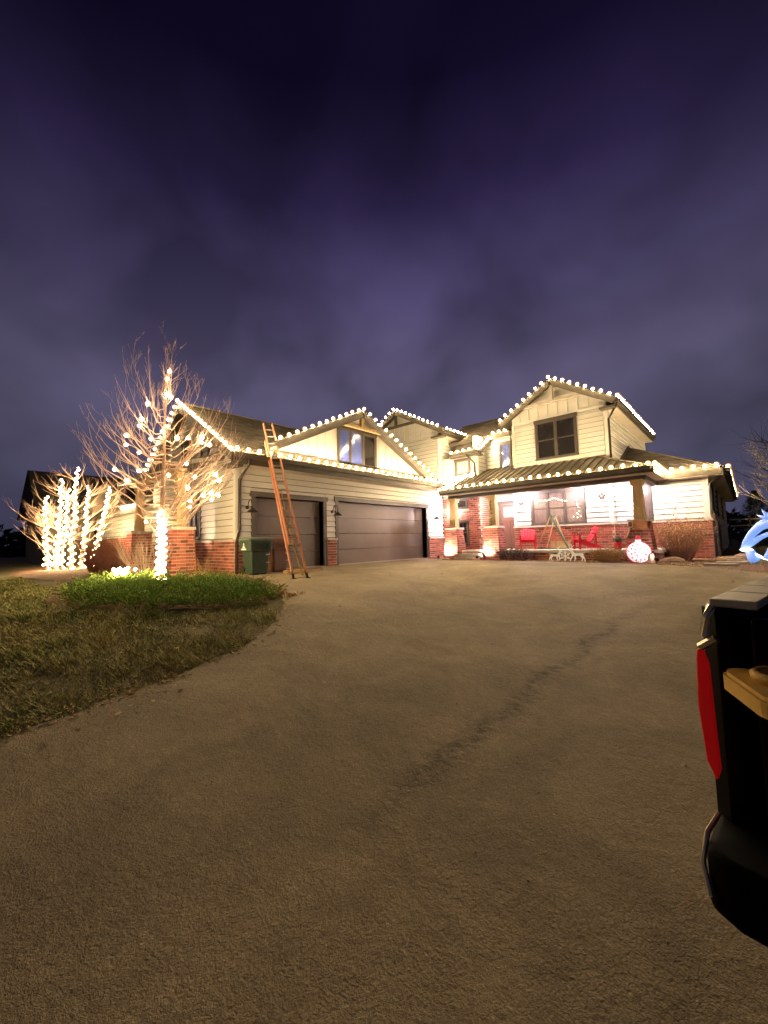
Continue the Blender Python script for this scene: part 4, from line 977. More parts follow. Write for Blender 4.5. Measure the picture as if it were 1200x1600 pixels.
# small floodlight beside it
M['flood'] = emis('flood_face', (1.0, 0.85, 0.85), 40)
def flood(loc, target, label, energy, size=70, col=(1, .82, .78), face=True):
    v = (Vector(target)-Vector(loc)); rz = atan2(v.y, v.x)
    t = thing('spotlight', label, 'spotlight', loc, rz, group='small ground spotlights')
    el = atan2(v.z, hypot(v.x, v.y))
    m_ = MB(); m_.lathe([(.03, -.07), (.045, -.06), (.06, .0), (.062, .02), (.05, .012), (.0, .01)], n=14)
    ca, sa = cos(el), sin(el); m_.v = [(z_*ca-x_*sa, y_, z_*sa+x_*ca+.13) for x_, y_, z_ in m_.v]; m_.build('housing', M['black_metal'], t, smooth=True)
    m_ = MB(); m_.lathe([(.045, .0125), (.045, .0165)], n=12); m_.v = [(z_*ca-x_*sa, y_, z_*sa+x_*ca+.13) for x_, y_, z_ in m_.v]; m_.build('lens', M['flood'], t)
    m_ = MB(); m_.tube([(0, 0, -.03), (0, 0, .09)], .010, 6); m_.build('stake', M['black_metal'], t)
    s = spot('spot_beam', (0, 0, 0), (1, 0, tan_(el)), energy, size, col); s.parent = t; s.location = (.05*ca, 0, .13+.05*sa)
def tan_(x): return math.tan(x)
flood((-2.05, 14.35, 0.02), (-2.62, 15.0, 0.5), 'little spotlight aimed at the glowing round ornament', 14, 60)
flood((-10.15, 14.75, 0.02), (-9.9, 15.25, 0.45), 'little spotlight aimed at the left brick pier', 300, 85, (1, .84, .66))
flood((-8.25, 14.75, 0.02), (-8.05, 15.3, 0.45), 'little spotlight aimed at the middle brick pier', 230, 85, (1, .84, .66))
flood((-13.2, 3.95, 0.02), (-12.95, 4.6, 0.7), 'little spotlight aimed at the brick pier behind the wrapped tree', 200, 70, (1, .72, .5))
flood((-16.4, 3.75, 0.02), (-16.35, 4.6, 0.6), 'little spotlight aimed at the far left brick pier', 350, 80, (1, .5, .3))
# sign hanging on the right pier: orange board with script word
sg = thing('porch_sign', 'orange script sign on top of the right brick pier', 'sign', (-2.62, 15.33, 1.18), radians(3))
M['sign'] = mat('sign_orange', (0.62, 0.26, 0.10), 0.6, 0.3, 8); M['sign_cream'] = mat('sign_cream', (0.8, 0.62, 0.42), 0.6)
m_ = MB(); m_.prism([(-.16, -.01, -.14), (.24, -.01, -.10), (.26, -.01, .16), (-.14, -.01, .2)], (0, .02, 0)); m_.build('board', M['sign'], sg)
m_ = MB(); m_.tube([(-.22+.075*cos(k/14*2*pi), -.025, .06+.10*sin(k/14*2*pi)) for k in range(15)]+[(-.20, -.025, -.04), (-.12, -.025, -.10)], .014, 6)
m_.tube([(-.05, -.025, .02), (-.02, -.025, .07), (0.01, -.025, -.0), (.04, -.025, .06), (.07, -.025, .0), (.10, -.025, .07), (.12, -.025, .0), (.17, -.025, .09), (.17, -.025, -.02), (.22, -.025, .05)], .009, 5)
m_.build('script_lettering', M['sign_cream'], sg)
m_ = MB(); m_.tube([(-.24, -.01, -.02), (-.27, -.01, -.14), (-.30, -.015, -.24), (-.36, -.02, -.36)], .028, 6); m_.build('ribbon', M['sign_cream'], sg)
# lantern on the post
# reindeer and snowflake cut-outs
def deer(loc, rz, s, label, up):
    t = thing('reindeer_figure', label, 'reindeer figure', loc, rz, group='white yard figures before the porch')
    m_ = MB(); th = .025
    body = [(-.26, .28), (-.22, .36), (-.05, .335), (.10, .34), (.17, .42), (.20, .52), (.26, .545), (.36, .50), (.35, .455), (.27, .44), (.24, .33), (.20, .25), (.08, .22), (-.12, .23), (-.20, .21)]
    m_.prism([(x_*s, -th/2, z_*s) for x_, z_ in body], (0, th, 0)); m_.build('body', M['white_paint'], t)
    legs = (((.17, .25), (.24, .13), (.17 if up else .30, .0)), ((.10, .24), (.08, .12), (.12, .0)), ((-.14, .24), (-.22, .13), (-.16, .0)), ((-.19, .26), (-.27, .15), (-.31, .0)))
    for L_ in legs:
        q = MB(); q.tube([(x_*s, 0, z_*s) for x_, z_ in L_], [.042*s, .03*s, .024*s], 5); q.build('leg', M['white_paint'], t)
    for k, (dx, dy) in enumerate(((-.02, -.02), (.02, .02))):
        q = MB(); b_ = Vector((.24*s, dy, .54*s))
        q.tube([b_, b_+Vector((-.05*s, 0, .09*s)), b_+Vector((-.02*s, 0, .2*s))], [.013*s, .011*s, .006*s], 5); q.tube([b_+Vector((-.05*s, 0, .09*s)), b_+Vector((-.13*s, 0, .15*s))], .008*s, 4); q.tube([b_+Vector((-.04*s, 0, .14*s)), b_+Vector((.05*s, 0, .2*s))], .008*s, 4)
        q.build('antler', M['white_paint'], t)
    q = MB(); q.tube([(-.25*s, 0, .35*s), (-.31*s, 0, .38*s)], .014*s, 5); q.build('tail', M['white_paint'], t)
deer((-5.2, 14.95, 0.03), 0.1, .68, 'small white reindeer figure left of the snowflake, head to the right', True)
deer((-4.42, 14.85, 0.03), pi+.05, .80, 'taller pale reindeer figure standing before the right red chair', False)
sfk = thing('snowflake_figure', 'white snowflake yard figure between the two reindeer', 'snowflake', (-4.84, 14.9, 0.20), 0.05)
for k in range(6):
    a = k*pi/3+pi/6; q = MB(); d = Vector((cos(a), 0, sin(a))); q.bar(d*.01, d*.19, .03, .02, up=(0, 1, 0)); q.bar(d*.1+Vector((-d.z, 0, d.x))*.045, d*.15, .02, .018, up=(0, 1, 0)); q.bar(d*.1-Vector((-d.z, 0, d.x))*.045, d*.15, .02, .018, up=(0, 1, 0)); q.build('arm', M['white_paint'], sfk)
q = MB(); q.tube([(0, .012, -.18), (0, .012, 0)], .007, 5); q.build('stake', M['black_metal'], sfk)

# ------------------------------------------------------------------ vegetation helpers
def limb(mb, p, d, L, r, depth, seg=5, up=0.25, wander=0.12, n=5, kids=3, spread=0.7, tips=None):
    pts = [Vector(p)]; rs = [r]; d = Vector(d).normalized()
    for i in range(seg):
        d = (d+Vector((R(-wander, wander), R(-wander, wander), up/seg*1.6+R(-wander, wander)*.5))).normalized()
        pts.append(pts[-1]+d*(L/seg)); rs.append(max(r*(1-(i+1)/seg*.78), 0.0018))
    mb.tube(pts, rs, n if r > .01 else (4 if r > .005 else 3), cap=False)
    if tips is not None: tips.append(pts[-1])
    if depth > 0:
        for k in range(kids):
            i = random.randint(1, seg-1) if seg > 2 else 1
            q = (pts[i]-pts[i-1]).normalized(); a = Vector((R(-1, 1), R(-1, 1), R(-.3, .8))); a = (a-q*a.dot(q)).normalized()
            limb(mb, pts[i], q+a*spread*R(.7, 1.2), L*R(.35, .6), rs[i]*.62, depth-1, max(3, seg-1), up*.8, wander, n, max(2, kids-1), spread, tips)
# the wrapped front tree
random.seed(21)
TB = Vector((-10.5, 3.55, -0.01))
tree = thing('bare_tree', 'bare young tree wrapped in warm lights beside the driveway', 'tree', TB)
tp = [Vector((0, 0, -.05)), Vector((.01, .0, .5)), Vector((.0, .02, 1.1)), Vector((.03, .0, 1.7)), Vector((.01, .02, 2.4)), Vector((.04, .03, 3.1)), Vector((.05, .01, 3.8)), Vector((.07, .04, 4.5)), Vector((.08, .03, 5.3))]
tr_ = [.085, .07, .062, .056, .047, .038, .028, .018, .006]
q = MB(); q.tube(tp, tr_, 10); q.build('trunk', M['bark'], tree, smooth=True)
def trunk_at(z):
    for a, b, ra, rb in zip(tp[:-1], tp[1:], tr_[:-1], tr_[1:]):
        if a.z <= z <= b.z: t = (z-a.z)/(b.z-a.z); return a+(b-a)*t, ra+(rb-ra)*t
    return tp[-1], .004
BP = [(-9.66, 3.39, 4.97), (-10.08, 3.48, 4.94), (-10.17, 3.51, 4.59), (-9.98, 3.05, 4.2), (-10.0, 2.93, 3.82), (-10.49, 3.04, 3.79), (-11.44, 3.02, 3.75), (-11.3, 2.98, 3.47), (-11.03, 3.19, 3.26), (-10.75, 2.62, 2.73), (-10.75, 3.12, 2.76), (-10.64, 2.83, 2.48), (-10.26, 3.46, 3.68), (-9.92, 3.11, 3.38), (-10.41, 3.52, 1.76), (-11.23, 3.44, 1.56), (-10.44, 3.69, 4.64), (-10.35, 3.83, 3.61), (-10.14, 4.01, 3.6), (-9.17, 3.93, 3.41), (-9.31, 3.99, 3.33), (-9.56, 4.28, 3.37), (-10.13, 3.98, 2.94), (-10.64, 3.75, 2.7), (-10.18, 4.21, 2.64), (-9.35, 3.71, 2.23), (-9.47, 4.4, 2.63), (-9.49, 4.51, 2.49), (-9.61, 4.17, 2.12), (-9.08, 4.12, 2.12), (-9.43, 4.29, 2.02), (-8.85, 4.18, 2.05), (-10.38, 4.18, 2.05), (-10.31, 4.14, 1.89)]
def through(P, extra=0.8):
    """a limb leaving the trunk, passing the bulb at P and sweeping on up"""
    P = Vector(P)-TB; h = hypot(P.x, P.y); z0 = max(1.32, P.z-max(.25, h*R(.3, .55)))
    a, r = trunk_at(min(z0, 5.2)); out = Vector((P.x-a.x, P.y-a.y, 0))
    m1 = a+(P-a)*.4+Vector((R(-.06, .06), R(-.06, .06), -.10-.12*h)); m2 = a+(P-a)*.75+Vector((R(-.04, .04), R(-.04, .04), -.07))
    d = (P-m2).normalized(); e1 = P+(d+Vector((0, 0, .25)))*.3*extra; e2 = e1+(d*.8+Vector((R(-.1, .1), R(-.1, .1), .55))).normalized()*.4*extra; e3 = e2+(d*.5+Vector((R(-.2, .2), R(-.2, .2), .8))).normalized()*.35*extra
    mb = MB(); pts = [a, m1, m2, P, e1, e2, e3]; r0 = min(r*.55, .009+.010*h); rs = [r0, r0*.85, r0*.68, r0*.52, r0*.38, r0*.24, .0025]
    mb.tube(pts, rs, 6, cap=False)
    for k in range(random.randint(4, 7)):
        i = random.randint(1, 5); t = R(0, 1); b_ = pts[i]+(pts[min(i+1, 6)]-pts[i])*t; dd = (pts[min(i+1, 6)]-pts[i-1]).normalized()+Vector((R(-.9, .9), R(-.9, .9), R(-.2, .8)))
        limb(mb, b_, dd, R(.25, .65), rs[i]*.55, 1, 4, .35, .14, 5, 2, .6)
    mb.build('branch', M['twig'], tree, smooth=True)
for i, P in enumerate(BP):
    through(P, 1.0 if P[2] < 4.3 else .7)
for k, (a, z, rr) in enumerate(((-2.5, 1.7, 1.5), (-2.3, 2.1, 1.7), (-2.75, 2.5, 1.5), (-2.1, 1.6, 1.3), (-2.0, 2.9, 1.4), (.9, 1.5, 1.3), (.6, 1.9, 1.5), (1.1, 2.3, 1.4), (.8, 2.8, 1.2), (-2.6, 3.2, 1.1))):
    through(TB+Vector((cos(a)*rr*.78, sin(a)*rr*.78, z+rr*.40)), .85)
for k in range(22):
    z = 1.5+k*.14; a = k*2.4; rr = max(.22, (5.4-z)*.30)*R(.8, 1.2); through(TB+Vector((cos(a)*rr, sin(a)*rr, z+rr*.6)), R(.8, 1.1))
for k in range(7):
    mb = MB(); limb(mb, tp[-2]+Vector((0, 0, R(-.4, .5))), (R(-.35, .35), R(-.35, .35), 1), R(.32, .52), .008, 1, 5, .4, .08, 5, 3, .45); mb.build('branch', M['twig'], tree)
TG = 'lights on the wrapped front tree'
tl = thing('string_lights', 'large warm bulbs hung through the branches of the young front tree', 'string lights', TB)
for P in BP:
    o = link('bulb', TBULB, tl); o.location = Vector(P)-TB-Vector((0, 0, .05)); s = R(.85, 1.35) if hypot(P[0]+10.5, P[1]-3.55) > .3 else 1.1; o.scale = (s, s, s)
order = sorted(BP, key=lambda p: p[2]); cb = MB()
for a, b in zip(order[:-1], order[1:]):
    a = Vector(a)-TB; b = Vector(b)-TB
    if (a-b).length < 1.1: m = (a+b)/2-Vector((0, 0, .08)); cb.tube([a, m, b], .004, 3)
cb.build('cord', M['cord'], tl)
def wrap(label, pts, rs, turns, n, me, base, group, sj=(.8, 1.25)):
    t = thing('string_lights', label, 'string lights', base, group=group)
    pts = [Vector(p) for p in pts]; L = [0]
    for a, b in zip(pts[:-1], pts[1:]): L.append(L[-1]+(b-a).length)
    cp_ = []
    for k in range(n):
        s = (k+R(-.3, .3))/n; s = max(0, min(.999, s))*L[-1]
        i = max(j for j in range(len(L)-1) if L[j] <= s); f = (s-L[i])/(L[i+1]-L[i]); c = pts[i]+(pts[i+1]-pts[i])*f; r = rs[i]+(rs[i+1]-rs[i])*f+.02
        a = k/n*turns*2*pi+R(-.25, .25); p = c+Vector((cos(a)*r, sin(a)*r, R(-.02, .02))); cp_.append(c+Vector((cos(a)*(r-.02), sin(a)*(r-.02), 0)))
        o = link('bulb', me, t); o.location = p; q_ = R(*sj); o.scale = (q_, q_, q_)
    m_ = MB(); m_.tube(cp_, .004, 3, cap=False); m_.build('cord', M['cord'], t); return t
wrap('dense warm lights wound round the lower trunk of the young front tree', tp[:4], tr_[:4], 11, 66, MINI, TB, 'lights wound round tree trunks')
lp = thing('string_lights', 'loose pile of warm lights lying on the juniper at the tree foot', 'string lights', TB+Vector((-.2, -.75, .32)))
for k in range(16):
    o = link('bulb', MINI, lp); o.location = (R(-.28, .28), R(-.22, .22), R(-.03, .08))
m_ = MB(); m_.tube([(R(-.25, .25), R(-.2, .2), R(-.02, .05)) for k in range(14)], .004, 3); m_.build('cord', M['cord'], lp)

# the far clump of wrapped trees
random.seed(5)
stems = [  # base, top, radius, label
    ((-22.6, 3.05, 0), (-22.3, 2.95, 3.2), 'first wrapped stem from the left'), ((-22.3, 3.3, 0), (-22.2, 3.45, 4.0), 'second wrapped stem from the left'),
    ((-21.9, 3.45, 0), (-21.9, 3.62, 3.5), 'third wrapped stem from the left'), ((-21.7, 3.75, 0), (-22.0, 3.95, 4.55), 'tallest wrapped stem in the middle of the group'),
    ((-22.2, 4.25, 0), (-22.0, 4.38, 3.75), 'fifth wrapped stem from the left'), ((-22.1, 4.55, 0), (-21.6, 5.15, 3.75), 'rightmost wrapped stem leaning right')]
for si, (b, tpp, lab) in enumerate(stems):
    b = Vector(b); b.z = gh(b.x, b.y)-.02; tpp = Vector(tpp); tv = tpp-b; hgt = tv.z
    t = thing('bare_tree', 'bare ornamental tree, ' + lab, 'tree', b, group='wrapped trees at the far left')
    n = 7; P = [Vector((tv.x*k/n+R(-.05, .05)*(k > 0), tv.y*k/n+R(-.05, .05)*(k > 0), tv.z*k/n)) for k in range(n+1)]; rs = [.085*(1-k/n*.75) for k in range(n+1)]
    q = MB(); q.tube(P, rs, 8); q.build('trunk', M['bark'], t, smooth=True)
    for k in range(15):
        z = R(.25, 1.0); i = int(z*n*.99); a = R(0, 6.28)
        if si < 2: a = R(2.6, 5.6)
        if si > 3: a = R(-.6, 2.8)
        q = MB(); limb(q, P[i], (cos(a), sin(a), R(.15, .9)), R(1.0, 1.9)*(1.15-z*.45), .02, 2, 5, .3, .16, 5, 3, .7); q.build('branch', M['twig'], t)
    wrap('dense warm lights wound round the ' + lab, P, rs, hgt*3.2, int(hgt*13), MINI, b, 'lights wound round tree trunks', (0.7, 1.45))

# twiggy shrubs
def shrub(name, loc, label, cat, n, h, spread, m, r=.006, depth=1, kids=2, lean=.5, group=None, ex=0.15, tips_m=None, tipn=0):
    t = thing(name, label, cat, loc, group=group); mb = MB(); tips = []
    for k in range(n):
        a = R(0, 6.28); s = R(0, 1)**.6
        limb(mb, (cos(a)*s*spread*.25, sin(a)*s*spread*.25, -.02), (cos(a)*s*lean*1.3, sin(a)*s*lean*1.3, 1), h*R(.7, 1.08), r*R(.7, 1.2), depth, 5, ex, .10, 4, kids, .5, tips)
    mb.build('stem', m, t, kind='stuff')
    if tipn:
        q = MB()
        for p in tips:
            for k in range(tipn):
                c = p+Vector((R(-.06, .06), R(-.06, .06), R(-.12, .05))); d = Vector((R(-1, 1), R(-1, 1), R(-1, 1))).normalized()*.022; e_ = Vector((R(-1, 1), R(-1, 1), R(-1, 1))).normalized()*.018
                b0 = len(q.v); q.v += [tuple(c-d), tuple(c+e_), tuple(c+d), tuple(c-e_)]; q.f.append((b0, b0+1, b0+2, b0+3))
        q.build('leaves', tips_m or m, t, kind='stuff')
    return t
M['stem_tan'] = mat('stem_tan', (0.48, 0.28, 0.18), 0.85, 0.3, 8); M['stem_red'] = mat('stem_red', (0.33, 0.15, 0.10), 0.85, 0.3, 8); M['dry_leaf'] = mat('dry_leaf', (0.50, 0.33, 0.15), 0.85, 0.4, 6, island=.4); M['dry_grass'] = mat('dry_grass', (0.50, 0.34, 0.15), 0.9, 0.3, 8); M['purple_leaf'] = mat('dark_leaf', (0.10, 0.06, 0.055), 0.8, 0.4, 10, island=.4)
shrub('deciduous_shrub', (-1.62, 16.2, 0.02), 'tall twiggy shrub with dry brown leaves before the right brick wall', 'shrub', 130, 1.25, .9, M['stem_tan'], .012, 1, 3, .46, tips_m=M['dry_leaf'], tipn=6)
shrub('golden_shrub', (-3.44, 14.75, 0.02), 'low rounded tan shrub before the porch floor edge', 'shrub', 110, .46, .9, M['dry_leaf'], .006, 1, 3, .95, tips_m=M['dry_grass'], tipn=5)
shrub('dark_shrub', (-6.95, 14.85, 0.02), 'dark purplish spiky shrub right of the middle pier', 'shrub', 55, .5, .7, M['purple_leaf'], .007, 1, 2, .8, group='dark shrubs right of the steps', tips_m=M['purple_leaf'], tipn=5)
shrub('dark_shrub', (-6.4, 14.85, 0.02), 'lower dark spiky shrub in front of the left red chair', 'shrub', 45, .4, .6, M['purple_leaf'], .006, 1, 2, .85, group='dark shrubs right of the steps', tips_m=M['purple_leaf'], tipn=5)
for i, (x, y, h_, n_, lab) in enumerate(((-14.6, 3.55, 1.05, 130, 'twiggy reddish shrub right before the lit far pier'), (-15.6, 3.7, 1.25, 150, 'dense reddish twiggy shrub left of the lit far pier'), (-17.4, 3.75, 1.15, 110, 'twiggy reddish shrub beside the rightmost wrapped stem'), (-12.1, 3.72, 1.2, 40, 'thin twiggy shrub with tall bare stems just left of the young tree'))):
    shrub('twiggy_shrub', (x, y, gh(x, y)), lab, 'shrub', n_, h_, .9, M['stem_red'] if i != 3 else M['bark'], .011, 1, 3, .6, group='bare shrubs along the left wall')
shrub('twiggy_shrub', (-12.0, 5.25, 0.0), 'low brown bare shrub in the corner by the downspout', 'shrub', 26, .5, .5, M['dry_leaf'], .006, 1, 3, .7, group='bare shrubs along the left wall')
# tan ornamental grass along the foot of the walls
def tufts(name, label, cat, spots_, h, n, m, kind=None):
    mb = MB()
    for (x, y) in spots_:
        for k in range(n):
            a = R(0, 6.28); L_ = h*R(.5, 1.1); s = R(.3, 1.1); p = Vector((x+R(-.07, .07), y+R(-.07, .07), gh(x, y)+.02)); w = .006
            m1 = p+Vector((cos(a)*s*.35, sin(a)*s*.35, .8))*L_*.55; e_ = m1+Vector((cos(a)*s, sin(a)*s, -.1))*L_*.5
            sd = Vector((-sin(a), cos(a), 0))*w; b0 = len(mb.v); mb.v += [tuple(p-sd), tuple(p+sd), tuple(m1+sd), tuple(m1-sd), tuple(e_)]; mb.f += [(b0, b0+1, b0+2, b0+3), (b0+3, b0+2, b0+4)]
    o = mb.build(name, m, None, kind='stuff'); return o
random.seed(8)
tufts('dry_grass', '', '', [(R(-11.3, -9.3), 4.6+R(-.3, .9)) for k in range(45)]+[(R(-8.4, -6.6), R(4.0, 4.9)) for k in range(50)]+[(R(-12.8, -11.5), R(4.6, 5.8)) for k in range(30)], .16, 16, M['dry_grass'])
tufts('dry_grass', '', '', [(R(-7.4, -2.2), R(14.35, 15.3)) for k in range(80)]+[(R(-9.5, -8.2), R(14.5, 14.8)) for k in range(10)]+[(R(-2.0, 0.6), R(13.3, 15.8)) for k in range(50)], .10, 16, M['dry_grass'])
# stones and flags
M['rock'] = mat('rock', (0.42, 0.30, 0.21), 0.9, 0.25, 6, 0.6, 20)
def rock(loc, sx_, sy_, sz_, label, rz=0.0):
    bm = bmesh.new(); bmesh.ops.create_icosphere(bm, subdivisions=2, radius=1)
    for v in bm.verts: v.co = Vector((v.co.x*sx_*R(.88, 1.1), v.co.y*sy_*R(.88, 1.1), max(-.3, v.co.z)*sz_*R(.85, 1.1)))
    me = bpy.data.meshes.new('rock'); bm.to_mesh(me); bm.free(); me.materials.append(M['rock']); o = link('rock', me); o.location = loc; o.rotation_euler = (0, 0, rz); tag(o, label, 'rock', 'landscape rocks by the house'); return o
rock((-2.22, 14.62, .10), .10, .10, .26, 'pointed pale rock right of the glowing ornament')
rock((-1.75, 15.2, .05), .34, .2, .14, 'flat rounded rock left of the tall twiggy shrub')
rock((-0.45, 16.6, .04), .42, .25, .12, 'long rounded rock beyond the right house corner')
rock((-0.05, 17.8, .06), .35, .25, .16, 'rounded rock farthest along the right side wall')
rock((-8.3, 14.55, .04), .22, .13, .09, 'small stone at the foot of the middle pier'); rock((-9.6, 14.5, .04), .2, .12, .08, 'small stone at the foot of the left pier')
for i, (x, y, w, d, lab) in enumerate(((-.55, 13.75, .75, .28, 'nearest flat stone slab in the bed by the right corner'), (-.35, 14.7, .7, .3, 'middle flat stone slab in the bed by the right corner'), (-.15, 15.7, .7, .3, 'farthest flat stone slab in the bed by the right corner'))):
    m_ = MB(); m_.prism([(-w/2, -d/2, 0), (w/2, -d/2*.8, 0), (w/2*.9, d/2, 0), (-w/2*.95, d/2*.9, 0)], (0, 0, .06)); o = m_.build('stepping_stone', M['stone']); o.location = (x, y, gh(x, y)+.025); tag(o, lab, 'stepping stone', 'flat stones by the right corner')

# juniper bed
random.seed(11)
M['juniper'] = mat('juniper', (0.20, 0.33, 0.06), 0.75, 0.45, 1.6, island=.6, col2=(0.34, 0.46, 0.10))
def juniper():
    jp = [(-6.75, 4.35), (-6.55, 3.8), (-6.9, 3.05), (-7.7, 2.25), (-8.7, 1.75), (-10.1, 1.65), (-11.6, 2.1), (-12.2, 2.75), (-11.4, 3.3), (-10.0, 3.6), (-9.2, 4.5), (-8.4, 4.6), (-7.4, 4.55)]
    V = []; F = []; cnt = 0
    while cnt < 2600:
        x = R(-12.3, -6.5); y = R(1.6, 4.7)
        if not in_poly(x, y, jp): continue
        cnt += 1
        # distance to edge via sampling
        dd = min(hypot(x-a, y-b) for a, b in jp); hgt = .09+.19*min(1, dd/.8)+R(-.05, .07)
        a0 = R(0, 6.28); el = R(.1, .9); L_ = R(.22, .42); d = Vector((cos(a0)*cos(el), sin(a0)*cos(el), sin(el))); p = Vector((x, y, gh(x, y)+hgt*R(.2, .75)))
        for k in range(15):
            t = k/14; c = p+d*L_*t+Vector((0, 0, .10*t*t*0-.05*t)); sd = Vector((R(-1, 1), R(-1, 1), R(-.3, 1))).normalized(); q = (d*.9+sd*.7).normalized()*R(.05, .085)*(1.15-t*.6); w = d.cross(sd).normalized()*.009
            b0 = len(V); V += [tuple(c-w), tuple(c+w), tuple(c+q)]; F.append((b0, b0+1, b0+2))
    me = bpy.data.meshes.new('juniper'); me.from_pydata(V, [], F); me.materials.append(M['juniper']); o = link('juniper_ground_cover', me, kind='stuff'); return o
juniper()

# lawn grass
M['grass'] = mat('winter_grass', (0.24, 0.31, 0.065), 0.85, 0.3, 1.1, col2=(0.56, 0.50, 0.22), island=.35)
def grass():
    rng = np.random.default_rng(3); lp_ = [(-6.6, 3.9)] + [(x+.07+.05*sin(k_*1.7)+R(-.03, .03), y) for k_, (x, y) in enumerate(le) if y < 3.9] + [(-26, -14), (-26, 2.2), (-18, 1.9), (-12.6, 1.8), (-10.1, 1.4), (-7.9, 2.1), (-6.9, 3.0)]
    N = 150000; out = []
    while len(out) < N:
        r = rng.uniform(3.6, 19)**1.0; th = rng.uniform(-.2, 1.25)   # angle from -x axis toward... sampled ring sector left of the camera
        x = -r*cos(th-.35); y = r*sin(.35-th)*-1
        if -14 < y < 5 and in_poly(x, y, lp_): out.append((x, y))
    A = np.array(out); z = np.array([gh(x, y) for x, y in out])
    d = np.hypot(A[:, 0], A[:, 1]); w = .0022+.0009*d; h_ = rng.uniform(.02, .06, N)*(1+.5*np.sin(A[:, 0]*2.3)*np.cos(A[:, 1]*2.9)); a = rng.uniform(0, 6.28, N); s = rng.uniform(.4, 2.2, N)
    clump = np.sin(A[:, 0]*5+np.sin(A[:, 1]*4)*1.5)*np.cos(A[:, 1]*6.1+A[:, 0]); h_ *= 1+.45*clump
    V = np.zeros((N, 3, 3)); dx = np.cos(a); dy = np.sin(a)
    V[:, 0, 0] = A[:, 0]-dy*w; V[:, 0, 1] = A[:, 1]+dx*w; V[:, 1, 0] = A[:, 0]+dy*w; V[:, 1, 1] = A[:, 1]-dx*w
    V[:, 0, 2] = V[:, 1, 2] = z-.005; V[:, 2, 0] = A[:, 0]+dx*h_*s; V[:, 2, 1] = A[:, 1]+dy*h_*s; V[:, 2, 2] = z+h_
    me = bpy.data.meshes.new('grass'); me.vertices.add(N*3); me.vertices.foreach_set('co', V.reshape(-1)); me.loops.add(N*3); me.loops.foreach_set('vertex_index', np.arange(N*3, dtype=np.int32)); me.polygons.add(N); me.polygons.foreach_set('loop_start', np.arange(0, N*3, 3, dtype=np.int32)); me.polygons.foreach_set('loop_total', np.full(N, 3, dtype=np.int32)); me.update(calc_edges=True); me.validate()
    me.materials.append(M['grass']); link('grass', me, kind='stuff')
grass()
def leaves():
    mb = MB(); random.seed(77)
    for k in range(420):
        if k < 260: x = R(-13, -4.6); y = R(-3, 2.6); 
        elif k < 380: i = random.randint(0, len(le)-2); x = le[i][0]+R(-.1, .5); y = le[i][1]+R(-.2, .2)
        else: x = R(-9, 1.0); y = R(2, 13.5)
        z = gh(x, y)+.045; a = R(0, 6.28); s = R(.018, .04); t = R(-.5, .5)
        u = Vector((cos(a), sin(a), t)).normalized()*s; w = Vector((-sin(a), cos(a), R(-.4, .4))).normalized()*s*.6; c = Vector((x, y, z))
        b0 = len(mb.v); mb.v += [tuple(c-u), tuple(c-w*.9), tuple(c+u*.2-w), tuple(c+u), tuple(c+u*.2+w), tuple(c-w*-.9)]; mb.f.append(tuple(b0+j for j in range(6)))
    mb.build('fallen_leaves', M['dry_leaf2'], None, kind='stuff')
M['dry_leaf2'] = mat('fallen_leaf', (0.40, 0.27, 0.13), 0.85, 0.4, 6, island=.4)
leaves()
# leaf and gravel litter along the lawn edge and on the drive
def litter():
    mb = MB(); random.seed(14)
    for k in range(1500):
        if k < 900:
            i = random.randint(0, len(le)-2); x = le[i][0]+R(-.25, .12); y = le[i][1]+R(-.15, .15)
        else:
            i = random.randint(0, len(be)-5); x = be[i][0]+R(-.25, .25); y = be[i][1]+R(-.18, .1)
        z = gh(x, y)+.034; s = R(.005, .014); a = R(0, 6.28)
        mb.hexa([(x+cos(a+j*pi/2)*s*(1.6 if j % 2 else .7), y+sin(a+j*pi/2)*s*(1.6 if j % 2 else .7), z) for j in range(4)]+[(x+cos(a+j*pi/2)*s*(1.2 if j % 2 else .5), y+sin(a+j*pi/2)*s*(1.2 if j % 2 else .5), z+s*.6) for j in range(4)])
    for k in range(160):
        x = R(-8, 1.2); y = R(1.2, 12); z = gh(x, y)+.032; s = R(.004, .010); a = R(0, 6.28)
        if x < -4.2 and y < 5.2: continue
        mb.hexa([(x+cos(a+j*pi/2)*s, y+sin(a+j*pi/2)*s, z) for j in range(4)]+[(x+cos(a+j*pi/2)*s*.6, y+sin(a+j*pi/2)*s*.6, z+s) for j in range(4)])
    mb.build('gravel', M['dry_grass'], None, kind='stuff')
litter()

# ------------------------------------------------------------------ neighbours and backdrop
M['nb_wall'] = mat('neighbour_wall', (0.30, 0.26, 0.19), 0.8); M['nb_roof'] = mat('neighbour_roof', (0.03, 0.028, 0.03), 0.9)
nb = thing('neighbour_house', 'dark roofed house behind the wrapped trees at the far left', 'house', (-34, 8, 0))
q = MB(); q.box(-4, 4, -4, 6, -.3, 3.1); q.build('wall', M['nb_wall'], nb)
q = MB(); q.prism([(-4.5, -4.5, 3.0), (4.5, -4.5, 3.0), (0, -4.5, 6.0)], (0, 11, 0)); q.build('roof', M['nb_roof'], nb)
q = MB(); q.prism([(3.0, -2.9, 3.0), (3.0, .5, 3.0), (3.0, -1.2, 4.9)], (1.6, 0, 0)); q.build('gable', M['nb_wall'], nb)
q = MB(); q.bar((4.7, -3.2, 2.85), (4.7, -1.2, 5.05), .5, .12); q.bar((4.7, .8, 2.85), (4.7, -1.2, 5.05), .5, .12); q.build('gable_trim', M['nb_roof'], nb)
q = MB(); q.box(4.0, 4.04, -1.7, -.7, 1.2, 2.4); q.build('window', M['glass'], nb)
